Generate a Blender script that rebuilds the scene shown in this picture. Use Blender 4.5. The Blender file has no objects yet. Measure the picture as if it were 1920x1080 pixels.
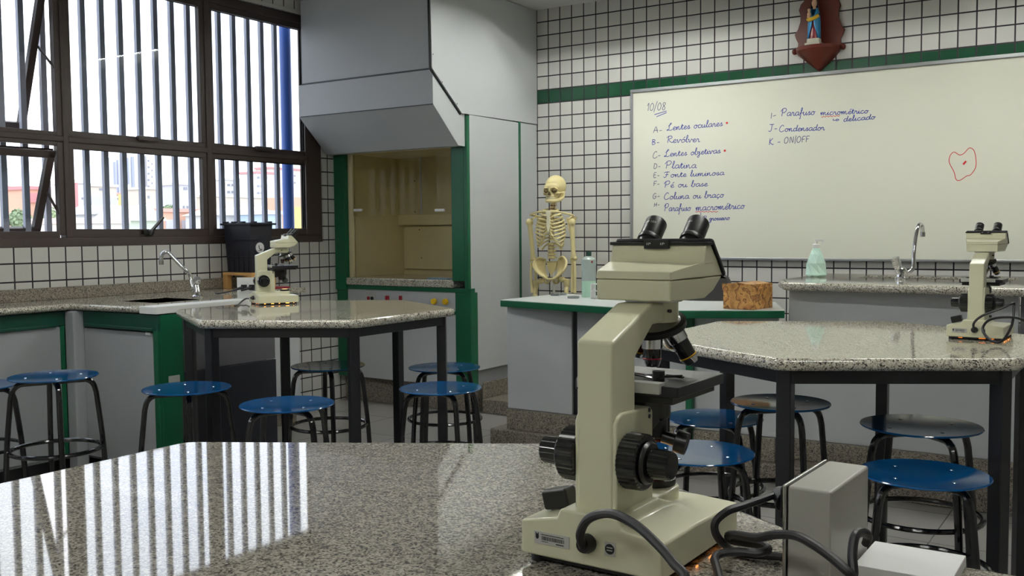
import bpy, bmesh, math, random
from mathutils import Vector, Matrix

SC = bpy.context.scene
COL = SC.collection
rnd = random.Random(7)

# ------------------------------------------------------------------ camera
FPX = 1828.863
YAW, PITCH, ROLL = math.radians(-33.4262), math.radians(-3.3585), math.radians(-0.4814)
CAM = Vector((5.132, -6.269, 1.2665))
_f = Vector((math.sin(YAW)*math.cos(PITCH), math.cos(YAW)*math.cos(PITCH), math.sin(PITCH)))
_r0 = Vector((math.cos(YAW), -math.sin(YAW), 0))
_u0 = _r0.cross(_f)
_r = _r0*math.cos(ROLL) + _u0*math.sin(ROLL)
_u = -_r0*math.sin(ROLL) + _u0*math.cos(ROLL)

def at(px, py, axis, val):
    """point of the room seen at a photo pixel on the plane x, y or z = val"""
    d = _r*((px-960)/FPX) - _u*((py-540)/FPX) + _f
    i = 'xyz'.index(axis)
    return CAM + d*((val-CAM[i])/d[i])

cd = bpy.data.cameras.new('camera')
cd.sensor_width = 36.0
cd.lens = FPX/1920*36.0
cd.clip_start, cd.clip_end = 0.05, 600
cam = bpy.data.objects.new('camera', cd)
COL.objects.link(cam)
mw = Matrix.Identity(4)
for i in range(3):
    mw[i][0], mw[i][1], mw[i][2], mw[i][3] = _r[i], _u[i], -_f[i], CAM[i]
cam.matrix_world = mw
SC.camera = cam

# ------------------------------------------------------------------ view, sky
SC.view_settings.view_transform = 'Standard'
SC.view_settings.look = 'None'
SC.view_settings.exposure = 0.12
SC.view_settings.gamma = 1.0
SC.view_settings.use_curve_mapping = False
SC.cycles.use_denoising = True
SC.cycles.max_bounces = 8
SC.cycles.diffuse_bounces = 5
SC.cycles.glossy_bounces = 4
SC.cycles.transparent_max_bounces = 12
SC.cycles.sample_clamp_indirect = 8.0
SC.cycles.caustics_reflective = False
SC.cycles.caustics_refractive = False
SKY = 3.2
LAMP = 66.0

def build_world():
    w = bpy.data.worlds.new('overcast_sky')
    SC.world = w
    w.use_nodes = True
    nt = w.node_tree
    nt.nodes.clear()
    out = nt.nodes.new('ShaderNodeOutputWorld')
    bg = nt.nodes.new('ShaderNodeBackground')
    tc = nt.nodes.new('ShaderNodeTexCoord')
    nz = nt.nodes.new('ShaderNodeTexNoise')
    nz.inputs['Scale'].default_value = 4.0
    nz.inputs['Detail'].default_value = 4.0
    cr = nt.nodes.new('ShaderNodeValToRGB')
    cr.color_ramp.elements[0].position = 0.35
    cr.color_ramp.elements[0].color = (0.80, 0.84, 0.95, 1)
    cr.color_ramp.elements[1].position = 0.65
    cr.color_ramp.elements[1].color = (1.0, 1.0, 1.0, 1)
    nt.links.new(tc.outputs['Generated'], nz.inputs['Vector'])
    nt.links.new(nz.outputs['Fac'], cr.inputs['Fac'])
    nt.links.new(cr.outputs['Color'], bg.inputs['Color'])
    bg.inputs['Strength'].default_value = SKY
    nt.links.new(bg.outputs['Background'], out.inputs['Surface'])
build_world()

# ------------------------------------------------------------------ materials
def lin(c):
    return tuple((x/12.92 if x <= 0.04045 else ((x+0.055)/1.055)**2.4) for x in (v/255.0 for v in c))

def _new(name):
    m = bpy.data.materials.new(name)
    m.use_nodes = True
    nt = m.node_tree
    b = nt.nodes['Principled BSDF']
    return m, nt, b

def mat(name, rgb, rough=0.5, metal=0.0, spec=0.5, coat=0.0, vary=0.0, vscale=6.0, trans=0.0, emit=None, estr=0.0, bump=0.0, bscale=80.0):
    m, nt, b = _new(name)
    c = lin(rgb)
    b.inputs['Base Color'].default_value = (*c, 1)
    b.inputs['Roughness'].default_value = rough
    b.inputs['Metallic'].default_value = metal
    b.inputs['Specular IOR Level'].default_value = spec
    b.inputs['Coat Weight'].default_value = coat
    b.inputs['Coat Roughness'].default_value = 0.08
    b.inputs['Transmission Weight'].default_value = trans
    if emit:
        b.inputs['Emission Color'].default_value = (*lin(emit), 1)
        b.inputs['Emission Strength'].default_value = estr
    tc = nt.nodes.new('ShaderNodeTexCoord')
    if vary > 0:
        nz = nt.nodes.new('ShaderNodeTexNoise')
        nz.inputs['Scale'].default_value = vscale
        nz.inputs['Detail'].default_value = 5
        mx = nt.nodes.new('ShaderNodeMix'); mx.data_type = 'RGBA'
        mx.inputs[6].default_value = (*[max(0, v*(1-vary)) for v in c], 1)
        mx.inputs[7].default_value = (*[min(1, v*(1+vary)) for v in c], 1)
        nt.links.new(tc.outputs['Object'], nz.inputs['Vector'])
        nt.links.new(nz.outputs['Fac'], mx.inputs[0])
        nt.links.new(mx.outputs[2], b.inputs['Base Color'])
    if bump > 0:
        n2 = nt.nodes.new('ShaderNodeTexNoise'); n2.inputs['Scale'].default_value = bscale
        bp = nt.nodes.new('ShaderNodeBump'); bp.inputs['Strength'].default_value = bump
        bp.inputs['Distance'].default_value = 0.002
        nt.links.new(tc.outputs['Object'], n2.inputs['Vector'])
        nt.links.new(n2.outputs['Fac'], bp.inputs['Height'])
        nt.links.new(bp.outputs['Normal'], b.inputs['Normal'])
    return m

def math_node(nt, op, a, b=None, clamp=False):
    n = nt.nodes.new('ShaderNodeMath'); n.operation = op; n.use_clamp = clamp
    for i, v in enumerate((a, b)):
        if v is None: continue
        if isinstance(v, (int, float)): n.inputs[i].default_value = v
        else: nt.links.new(v, n.inputs[i])
    return n.outputs[0]

def tile_mat(name, axis, u0, v0, pitch, half, tile, grout, band=None, rough=0.16, vname='Z', vary=0.06):
    """square tiles laid on world coordinates, dark joints; band = (z0, z1, rgb)"""
    m, nt, b = _new(name)
    g = nt.nodes.new('ShaderNodeNewGeometry')
    s = nt.nodes.new('ShaderNodeSeparateXYZ')
    nt.links.new(g.outputs['Position'], s.inputs[0])
    def cell(o, off):
        t = math_node(nt, 'DIVIDE', math_node(nt, 'SUBTRACT', o, off), pitch)
        fr = math_node(nt, 'SUBTRACT', t, math_node(nt, 'FLOOR', t))
        d = math_node(nt, 'MINIMUM', fr, math_node(nt, 'SUBTRACT', 1.0, fr))
        return d, math_node(nt, 'FLOOR', t)
    du, iu = cell(s.outputs[axis], u0)
    dv, iv = cell(s.outputs[vname], v0)
    d = math_node(nt, 'MINIMUM', du, dv)
    mr = nt.nodes.new('ShaderNodeMapRange')
    mr.inputs[1].default_value = half/pitch*0.8; mr.inputs[2].default_value = half/pitch*1.25
    nt.links.new(d, mr.inputs[0])
    cb = nt.nodes.new('ShaderNodeCombineXYZ')
    nt.links.new(iu, cb.inputs[0]); nt.links.new(iv, cb.inputs[1])
    wn = nt.nodes.new('ShaderNodeTexWhiteNoise'); nt.links.new(cb.outputs[0], wn.inputs['Vector'])
    c = lin(tile)
    mx = nt.nodes.new('ShaderNodeMix'); mx.data_type = 'RGBA'
    mx.inputs[6].default_value = (*[v*(1-vary) for v in c], 1)
    mx.inputs[7].default_value = (c[0]*(1+vary), c[1]*(1+vary*.7), c[2]*(1+vary*.8), 1)
    nt.links.new(wn.outputs['Value'], mx.inputs[0])
    tcol = mx.outputs[2]
    gcol = (*lin(grout), 1)
    m2 = nt.nodes.new('ShaderNodeMix'); m2.data_type = 'RGBA'
    m2.inputs[6].default_value = gcol
    if band:
        z = s.outputs['Z']
        inb = math_node(nt, 'MULTIPLY', math_node(nt, 'GREATER_THAN', z, band[0]), math_node(nt, 'LESS_THAN', z, band[1]))
        m3 = nt.nodes.new('ShaderNodeMix'); m3.data_type = 'RGBA'
        nt.links.new(inb, m3.inputs[0]); nt.links.new(tcol, m3.inputs[6])
        m4 = nt.nodes.new('ShaderNodeMix'); m4.data_type = 'RGBA'
        bc = lin(band[2])
        m4.inputs[6].default_value = (bc[0]*.75, bc[1]*.8, bc[2]*.8, 1); m4.inputs[7].default_value = (bc[0]*1.3, bc[1]*1.15, bc[2]*1.1, 1)
        nt.links.new(wn.outputs['Value'], m4.inputs[0])
        nt.links.new(m4.outputs[2], m3.inputs[7])
        tcol = m3.outputs[2]
    nt.links.new(mr.outputs[0], m2.inputs[0])
    nt.links.new(tcol, m2.inputs[7])
    nt.links.new(m2.outputs[2], b.inputs['Base Color'])
    rr = nt.nodes.new('ShaderNodeMapRange'); rr.inputs[3].default_value = 0.8; rr.inputs[4].default_value = rough
    nt.links.new(mr.outputs[0], rr.inputs[0]); nt.links.new(rr.outputs[0], b.inputs['Roughness'])
    bp = nt.nodes.new('ShaderNodeBump'); bp.inputs['Strength'].default_value = 0.5; bp.inputs['Distance'].default_value = 0.002
    nt.links.new(mr.outputs[0], bp.inputs['Height']); nt.links.new(bp.outputs['Normal'], b.inputs['Normal'])
    return m

def granite(name, stops, scale=330.0, rough=0.05, spec=0.6, coat=0.0):
    m, nt, b = _new(name)
    tc = nt.nodes.new('ShaderNodeTexCoord')
    v = nt.nodes.new('ShaderNodeTexVoronoi'); v.inputs['Scale'].default_value = scale
    n1 = nt.nodes.new('ShaderNodeTexNoise'); n1.inputs['Scale'].default_value = scale*0.22; n1.inputs['Detail'].default_value = 3
    nt.links.new(tc.outputs['Object'], v.inputs['Vector']); nt.links.new(tc.outputs['Object'], n1.inputs['Vector'])
    sc_ = nt.nodes.new('ShaderNodeSeparateColor'); nt.links.new(v.outputs['Color'], sc_.inputs[0])
    a = math_node(nt, 'ADD', math_node(nt, 'MULTIPLY', sc_.outputs[0], 0.62), math_node(nt, 'MULTIPLY', n1.outputs['Fac'], 0.42))
    cr = nt.nodes.new('ShaderNodeValToRGB')
    els = cr.color_ramp.elements
    els[0].position, els[0].color = stops[0][0], (*lin(stops[0][1]), 1)
    els[1].position, els[1].color = stops[-1][0], (*lin(stops[-1][1]), 1)
    for p, c in stops[1:-1]:
        e = els.new(p); e.color = (*lin(c), 1)
    nt.links.new(a, cr.inputs['Fac'])
    nt.links.new(cr.outputs['Color'], b.inputs['Base Color'])
    b.inputs['Roughness'].default_value = rough
    b.inputs['Specular IOR Level'].default_value = spec
    b.inputs['Coat Weight'].default_value = coat
    b.inputs['Coat Roughness'].default_value = 0.03
    return m

def glass_mat(name, tint=(235, 242, 240), refl=0.05, rough=0.02):
    m = bpy.data.materials.new(name); m.use_nodes = True
    nt = m.node_tree; nt.nodes.clear()
    out = nt.nodes.new('ShaderNodeOutputMaterial')
    tr = nt.nodes.new('ShaderNodeBsdfTransparent'); tr.inputs[0].default_value = (*lin(tint), 1)
    gl = nt.nodes.new('ShaderNodeBsdfGlossy'); gl.inputs['Roughness'].default_value = rough
    mx = nt.nodes.new('ShaderNodeMixShader'); mx.inputs[0].default_value = refl
    nt.links.new(tr.outputs[0], mx.inputs[1]); nt.links.new(gl.outputs[0], mx.inputs[2])
    nt.links.new(mx.outputs[0], out.inputs[0])
    return m

GR = [(0.22, (44, 41, 40)), (0.31, (110, 104, 96)), (0.42, (168, 162, 148)), (0.60, (196, 192, 177)), (0.78, (212, 208, 194))]
GN = [(0.18, (66, 61, 57)), (0.33, (104, 99, 92)), (0.48, (136, 131, 121)), (0.62, (156, 151, 140)), (0.80, (174, 169, 158))]
GP = [(0.2, (48, 44, 42)), (0.35, (98, 92, 84)), (0.55, (136, 128, 116)), (0.8, (160, 152, 138))]
M = dict(
    granite=granite('granite_polished', GR, 280, 0.05),
    granite_near=granite('granite_table', GN, 380, 0.035, 0.85),
    granite_rough=granite('granite_plinth', GP, 260, 0.35, 0.4),
    laminate=mat('laminate_grey', (190, 193, 196), 0.42, vary=0.03),
    laminate_dark=mat('laminate_dark_grey', (92, 92, 96), 0.45, vary=0.04),
    cab_grey=mat('cabinet_grey', (160, 163, 166), 0.38, vary=0.04),
    cream_lining=mat('lining_beige', (222, 208, 164), 0.45, vary=0.04),
    green=mat('green_trim', (4, 84, 54), 0.35, vary=0.05),
    green_dark=mat('green_trim_dark', (6, 62, 48), 0.4),
    black_paint=mat('black_paint', (20, 20, 26), 0.35),
    black_gloss=mat('black_gloss', (14, 14, 17), 0.16, coat=0.3),
    black_plastic=mat('black_plastic', (20, 19, 21), 0.34),
    black_rubber=mat('black_rubber', (24, 22, 27), 0.45),
    black_bin=mat('black_bin', (25, 26, 38), 0.5),
    blue_seat=mat('blue_seat', (6, 70, 122), 0.10, spec=.4, coat=0.15),
    enamel=mat('cream_enamel', (217, 215, 186), 0.30, coat=0.25, bump=0.12, bscale=900),
    chrome=mat('chrome', (225, 225, 228), 0.06, 1.0),
    steel=mat('brushed_steel', (190, 190, 190), 0.25, 1.0),
    alu=mat('aluminium', (190, 192, 195), 0.35, 1.0),
    steel_box=mat('grey_metal_box', (168, 166, 160), 0.32, bump=0.08, bscale=700),
    brown_frame=mat('window_frame_brown', (66, 55, 52), 0.42, vary=0.08),
    blue_bar=mat('grille_blue', (158, 163, 180), 0.45),
    pipe_blue=mat('pipe_blue', (45, 84, 160), 0.4),
    whiteboard=mat('whiteboard', (228, 228, 214), 0.22, vary=0.015, vscale=2.0),
    ink_blue=mat('ink_blue', (40, 58, 150), 0.6),
    ink_grey=mat('ink_grey', (80, 85, 120), 0.6),
    ink_red=mat('ink_red', (200, 24, 30), 0.6),
    smudge=mat('ink_smudge', (205, 206, 190), 0.6),
    white=mat('white_plastic', (228, 228, 226), 0.4),
    white_paper=mat('white_paper', (232, 232, 232), 0.6),
    desk_white=mat('desk_white', (222, 226, 226), 0.28),
    ceiling=mat('ceiling_paint', (214, 214, 210), 0.8),
    plaster=mat('plaster', (200, 199, 190), 0.8),
    wood=mat('pine_wood', (214, 166, 102), 0.5, vary=0.12, vscale=14),
    mahogany=mat('mahogany', (84, 32, 22), 0.35, spec=.3, vary=0.2, vscale=12),
    bone=mat('bone', (226, 212, 158), 0.5, vary=0.1, vscale=14),
    teeth=mat('teeth_ivory', (236, 230, 200), 0.4),
    hollow_shade=mat('bone_shade', (96, 80, 46), 0.7),  # dark brown carries the shade of the skull hollows
    cartilage=mat('disc_brown', (150, 118, 76), 0.6),
    mint=mat('mint_plastic', (200, 232, 220), 0.3),
    grey_chair=mat('grey_fabric', (70, 68, 68), 0.8),
    red=mat('red_plastic', (150, 30, 44), 0.35),
    yellow=mat('yellow_knob', (226, 184, 16), 0.35),
    basin=mat('basin_grey', (150, 150, 148), 0.25),
    label=mat('label_grey', (186, 186, 182), 0.4),
    copper=mat('objective_copper', (150, 66, 40), 0.25, 0.8),
    glow=mat('lamp_glow', (255, 200, 140), 0.4, emit=(255, 190, 120), estr=3.0),
    vent_glow=mat('vent_glow', (255, 170, 80), 0.4, emit=(255, 160, 70), estr=4.0),
    vent_dim=mat('vent_dim', (255, 150, 60), 0.4, emit=(255, 140, 50), estr=0.7),
    gold=mat('yellow_line', (220, 170, 40), 0.4),
    text_white=mat('text_white', (205, 205, 205), 0.5),
    glass=glass_mat('window_glass', (240, 243, 245), 0.012),
    sash_glass=glass_mat('sash_glass', (243, 243, 238), 0.004),
    sky_blue=mat('pale_blue', (150, 185, 215), 0.5),
)

# ------------------------------------------------------------------ mesh building
class MB:
    def __init__(s): s.v, s.f = [], []
    def add(s, vs, fs, T=None):
        n = len(s.v)
        for v in vs:
            v = Vector(v)
            s.v.append(T @ v if T is not None else v)
        s.f += [tuple(i+n for i in f) for f in fs]
        return s
    def box(s, a, b, T=None):
        x0, y0, z0 = a; x1, y1, z1 = b
        return s.add([(x0,y0,z0),(x1,y0,z0),(x1,y1,z0),(x0,y1,z0),(x0,y0,z1),(x1,y0,z1),(x1,y1,z1),(x0,y1,z1)],
                     [(3,2,1,0),(4,5,6,7),(0,1,5,4),(1,2,6,5),(2,3,7,6),(3,0,4,7)], T)
    def prism(s, pts, lo, hi, axis='z', T=None):
        n = len(pts)
        def P(p, h):
            if axis == 'z': return (p[0], p[1], h)
            if axis == 'x': return (h, p[0], p[1])
            return (p[0], h, p[1])
        vs = [P(p, lo) for p in pts] + [P(p, hi) for p in pts]
        fs = [tuple(range(n-1, -1, -1)), tuple(range(n, 2*n))] + [(i, (i+1) % n, n+(i+1) % n, n+i) for i in range(n)]
        return s.add(vs, fs, T)
    def tube(s, path, r, n=10, closed=False, T=None, flat=None):
        P = [Vector(p) for p in path]; m = len(P)
        R = r if isinstance(r, (list, tuple)) else [r]*m
        vs, fs = [], []
        up = None
        for i, p in enumerate(P):
            if closed: t = P[(i+1) % m] - P[i-1]
            else: t = P[min(i+1, m-1)] - P[max(i-1, 0)]
            if t.length < 1e-9: t = Vector((0,0,1))
            t.normalize()
            if up is None:
                up = Vector((0,0,1)) if abs(t.z) < 0.9 else Vector((1,0,0))
            a = t.cross(up)
            if a.length < 1e-6: a = t.cross(Vector((0,1,0)))
            a.normalize(); b = a.cross(t).normalized(); up = b
            k = flat or 1.0
            for j in range(n):
                q = 2*math.pi*j/n
                vs.append(p + a*(math.cos(q)*R[i]) + b*(math.sin(q)*R[i]*k))
        for i in range(m if closed else m-1):
            for j in range(n):
                i2 = (i+1) % m
                fs.append((i*n+j, i*n+(j+1) % n, i2*n+(j+1) % n, i2*n+j))
        if not closed:
            fs.append(tuple(range(n-1, -1, -1))); fs.append(tuple((m-1)*n+j for j in range(n)))
        return s.add(vs, fs, T)
    def cyl(s, a, b, r0, r1=None, n=24, T=None):
        return s.tube([a, b], [r0, r0 if r1 is None else r1], n, T=T)
    def lathe(s, prof, n=28, T=None):
        vs, fs = [], []
        k = len(prof)
        for r, z in prof:
            for j in range(n):
                q = 2*math.pi*j/n
                vs.append((r*math.cos(q), r*math.sin(q), z))
        for i in range(k-1):
            for j in range(n):
                fs.append((i*n+j, i*n+(j+1) % n, (i+1)*n+(j+1) % n, (i+1)*n+j))
        if prof[0][0] > 1e-6: fs.append(tuple(range(n-1, -1, -1)))
        if prof[-1][0] > 1e-6: fs.append(tuple((k-1)*n+j for j in range(n)))
        return s.add(vs, fs, T)
    def ell(s, c, r, nu=20, nv=12, T=None):
        c = Vector(c)
        r = (r, r, r) if isinstance(r, (int, float)) else r
        vs, fs = [], []
        for i in range(nv+1):
            th = math.pi*i/nv
            for j in range(nu):
                ph = 2*math.pi*j/nu
                vs.append(c + Vector((r[0]*math.sin(th)*math.cos(ph), r[1]*math.sin(th)*math.sin(ph), r[2]*math.cos(th))))
        for i in range(nv):
            for j in range(nu):
                fs.append((i*nu+j, (i+1)*nu+j, (i+1)*nu+(j+1) % nu, i*nu+(j+1) % nu))
        return s.add(vs, fs, T)
    def grid(s, rows, T=None):
        """rows of points -> quad sheet"""
        n = len(rows[0])
        vs = [p for r in rows for p in r]
        fs = [(i*n+j, i*n+j+1, (i+1)*n+j+1, (i+1)*n+j) for i in range(len(rows)-1) for j in range(n-1)]
        return s.add(vs, fs, T)
    def build(s, name, m, parent=None, world=False, bevel=0.0, seg=2, ang=32, subsurf=0, solid=0.0, loc=None, flat_caps=False):
        off = ORG.get(parent.name, Vector()) if (parent and world) else Vector()
        bm = bmesh.new()
        vv = [bm.verts.new(v - off) for v in s.v]
        for f in s.f:
            try: bm.faces.new([vv[i] for i in f])
            except ValueError: pass
        bmesh.ops.remove_doubles(bm, verts=bm.verts, dist=1e-6)
        bmesh.ops.recalc_face_normals(bm, faces=bm.faces)
        me = bpy.data.meshes.new(name)
        bm.to_mesh(me); bm.free()
        me.materials.append(m)
        me.shade_smooth()
        me.set_sharp_from_angle(angle=math.radians(ang))
        if flat_caps:
            at_ = me.attributes.get('sharp_edge') or me.attributes.new('sharp_edge', 'BOOLEAN', 'EDGE')
            ek = {tuple(sorted(e.vertices)): e.index for e in me.edges}
            for p in me.polygons:
                if len(p.vertices) > 6:
                    for k in p.edge_keys: at_.data[ek[tuple(sorted(k))]].value = True
        o = bpy.data.objects.new(name, me)
        COL.objects.link(o)
        if parent:
            o.parent = parent
            ORG[o.name] = ORG.get(parent.name, Vector())
        if loc is not None:
            o.location = loc; ORG[o.name] = Vector(loc)
        if solid:
            d = o.modifiers.new('thickness', 'SOLIDIFY'); d.thickness = solid; d.offset = 0
        if bevel:
            d = o.modifiers.new('bevel', 'BEVEL'); d.width = bevel; d.segments = seg; d.limit_method = 'ANGLE'; d.angle_limit = math.radians(35)
            d.harden_normals = True
        if subsurf:
            d = o.modifiers.new('smooth', 'SUBSURF'); d.levels = subsurf; d.render_levels = subsurf
        return o
ORG = {}

def tag(o, label, cat, group=None, kind=None):
    o['label'] = label; o['category'] = cat
    if group: o['group'] = group
    if kind: o['kind'] = kind
    return o

def thing(name, label, cat, loc=(0,0,0), rotz=0.0, group=None, kind=None):
    o = bpy.data.objects.new(name, None)
    o.empty_display_size = 0.1
    COL.objects.link(o)
    o.location = loc; o.rotation_euler = (0, 0, rotz)
    ORG[o.name] = Vector(loc)
    return tag(o, label, cat, group, kind)

def struct(o, label, cat='room'):
    return tag(o, label, cat, kind='structure')

def copy_tree(o, parent=None):
    c = o.copy(); COL.objects.link(c)
    if parent: c.parent = parent
    for ch in list(o.children): copy_tree(ch, c)
    return c

def bx(a, b): return MB().box(a, b)

def smooth_path(pts, k=6, closed=False):
    P = [Vector(p) for p in pts]; n = len(P); out = []
    rng = range(n if closed else n-1)
    for i in rng:
        if closed: p0, p1, p2, p3 = P[i-1], P[i], P[(i+1) % n], P[(i+2) % n]
        else: p0, p1, p2, p3 = P[max(i-1, 0)], P[i], P[i+1], P[min(i+2, n-1)]
        for j in range(k):
            t = j/k
            out.append(0.5*((2*p1) + (p2-p0)*t + (2*p0-5*p1+4*p2-p3)*t*t + (3*p1-p0-3*p2+p3)*t**3))
    if not closed: out.append(P[-1])
    return out

def arc(c, r, a0, a1, n=8):
    return [(c[0]+r*math.cos(math.radians(a0+(a1-a0)*i/n)), c[1]+r*math.sin(math.radians(a0+(a1-a0)*i/n))) for i in range(n+1)]

def text_mesh(txt, size, bend=None, thick=0.0):
    """flat lettering as a mesh builder; bend = radius of a cylinder it wraps (axis local y)"""
    cu = bpy.data.curves.new('lettering', 'FONT'); cu.body = txt; cu.size = size
    cu.align_x = 'CENTER'; cu.align_y = 'CENTER'; cu.resolution_u = 2
    o = bpy.data.objects.new('lettering', cu); COL.objects.link(o)
    bpy.context.view_layer.update()
    dg = bpy.context.evaluated_depsgraph_get()
    me = bpy.data.meshes.new_from_object(o.evaluated_get(dg))
    b = MB()
    vs = []
    for v in me.vertices:
        x, y = v.co.x, v.co.y
        if bend:
            q = x/bend
            vs.append((math.sin(q)*(bend+0.0002), y, math.cos(q)*(bend+0.0002)))
        else: vs.append((x, y, 0))
    b.add(vs, [tuple(p.vertices) for p in me.polygons])
    bpy.data.objects.remove(o); bpy.data.meshes.remove(me); bpy.data.curves.remove(cu)
    return b
# ------------------------------------------------------------------ ceiling lamps (front row is lit)
def ceiling_lamp(x, y, label, rot=0.0, power=LAMP):
    t = thing('ceiling_lamp', label, 'lamp', (x, y, 2.904), rot, 'fluorescent lamps on the ceiling')
    hs = MB().box((-.64, -.16, -.03), (.64, .16, 0)).box((-.64, -.16, -.125), (.64, -.152, -.03)).box((-.64, .152, -.125), (.64, .16, -.03))
    hs.box((-.64, -.16, -.125), (-.632, .16, -.03)).box((.632, -.16, -.125), (.64, .16, -.03))
    hs.build('housing', M['white'], t)
    em = mat('fluorescent_tube', (255, 250, 232), 0.4, emit=(250, 252, 247), estr=power)
    for s in (-.07, .07):
        MB().cyl((-.6, s, -.055), (.6, s, -.055), .016, n=12).build('tube', em, t)
    return t
ceiling_lamp(2.30, -0.95, 'fluorescent ceiling lamp above the skeleton corner', 0, LAMP*1.05)
ceiling_lamp(4.60, -1.15, 'fluorescent ceiling lamp above the front sink bench', 0, LAMP)
ceiling_lamp(2.30, -4.3, 'fluorescent ceiling lamp above the left stools', 0, LAMP*1.35)
ceiling_lamp(5.1, -4.4, 'fluorescent ceiling lamp above the foreground table', 0, LAMP*.85)
ceiling_lamp(2.30, -7.4, 'fluorescent ceiling lamp at the rear window side', 0, LAMP*1.0)
ceiling_lamp(5.1, -7.4, 'fluorescent ceiling lamp at the rear middle', 0, LAMP*.6)

# ------------------------------------------------------------------ room shell
XR, YF, ZC = 8.0, -9.0, 2.905
T_BACK = tile_mat('tile_wall_back', 'X', 1.33424, 2.31272, 0.1, 0.0042, (208, 207, 203), (30, 26, 34), (2.2127, 2.3127, (20, 68, 46)))
T_LEFT = tile_mat('tile_wall_side', 'Y', -0.96083, 1.11098, 0.1, 0.0042, (208, 207, 203), (30, 28, 34))
FLOOR = tile_mat('floor_tile', 'X', 0.35, 0.12, 0.45, 0.0025, (150, 148, 144), (92, 90, 88), rough=0.3, vname='Y', vary=.04)
struct(bx((-.15, YF, -.1), (XR, 0.15, 0)).build('floor', FLOOR), 'grey tiled classroom floor under the stools')
struct(bx((0, YF, ZC), (XR, 0.15, ZC+.1)).build('ceiling', M['ceiling']), 'pale ceiling above the fume hood corner')
struct(bx((0, 0, 0), (XR, .15, ZC)).build('wall_back', T_BACK), 'white tiled wall with dark joints and a green tile band')
struct(bx((XR, YF, 0), (XR+.1, .15, ZC)).build('wall_right', M['plaster']), 'plain plaster wall to the right of the room')
struct(bx((0, YF-.1, 0), (XR, YF, ZC)).build('wall_front', M['plaster']), 'plain plaster wall behind the camera')
WZ0, WZ1 = 1.197, 2.815
wl = MB()
wl.box((-.15, YF, 0), (0, .15, WZ0)); wl.box((-.15, YF, WZ1), (0, .15, ZC))
wl.box((-.15, -1.01, WZ0), (0, .15, WZ1)); wl.box((-.15, -5.35, WZ0), (0, -5.0, WZ1)); wl.box((-.15, YF, WZ0), (0, -8.4, WZ1))
struct(wl.build('wall_left', T_LEFT), 'white tiled wall below and beside the barred window')

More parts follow.
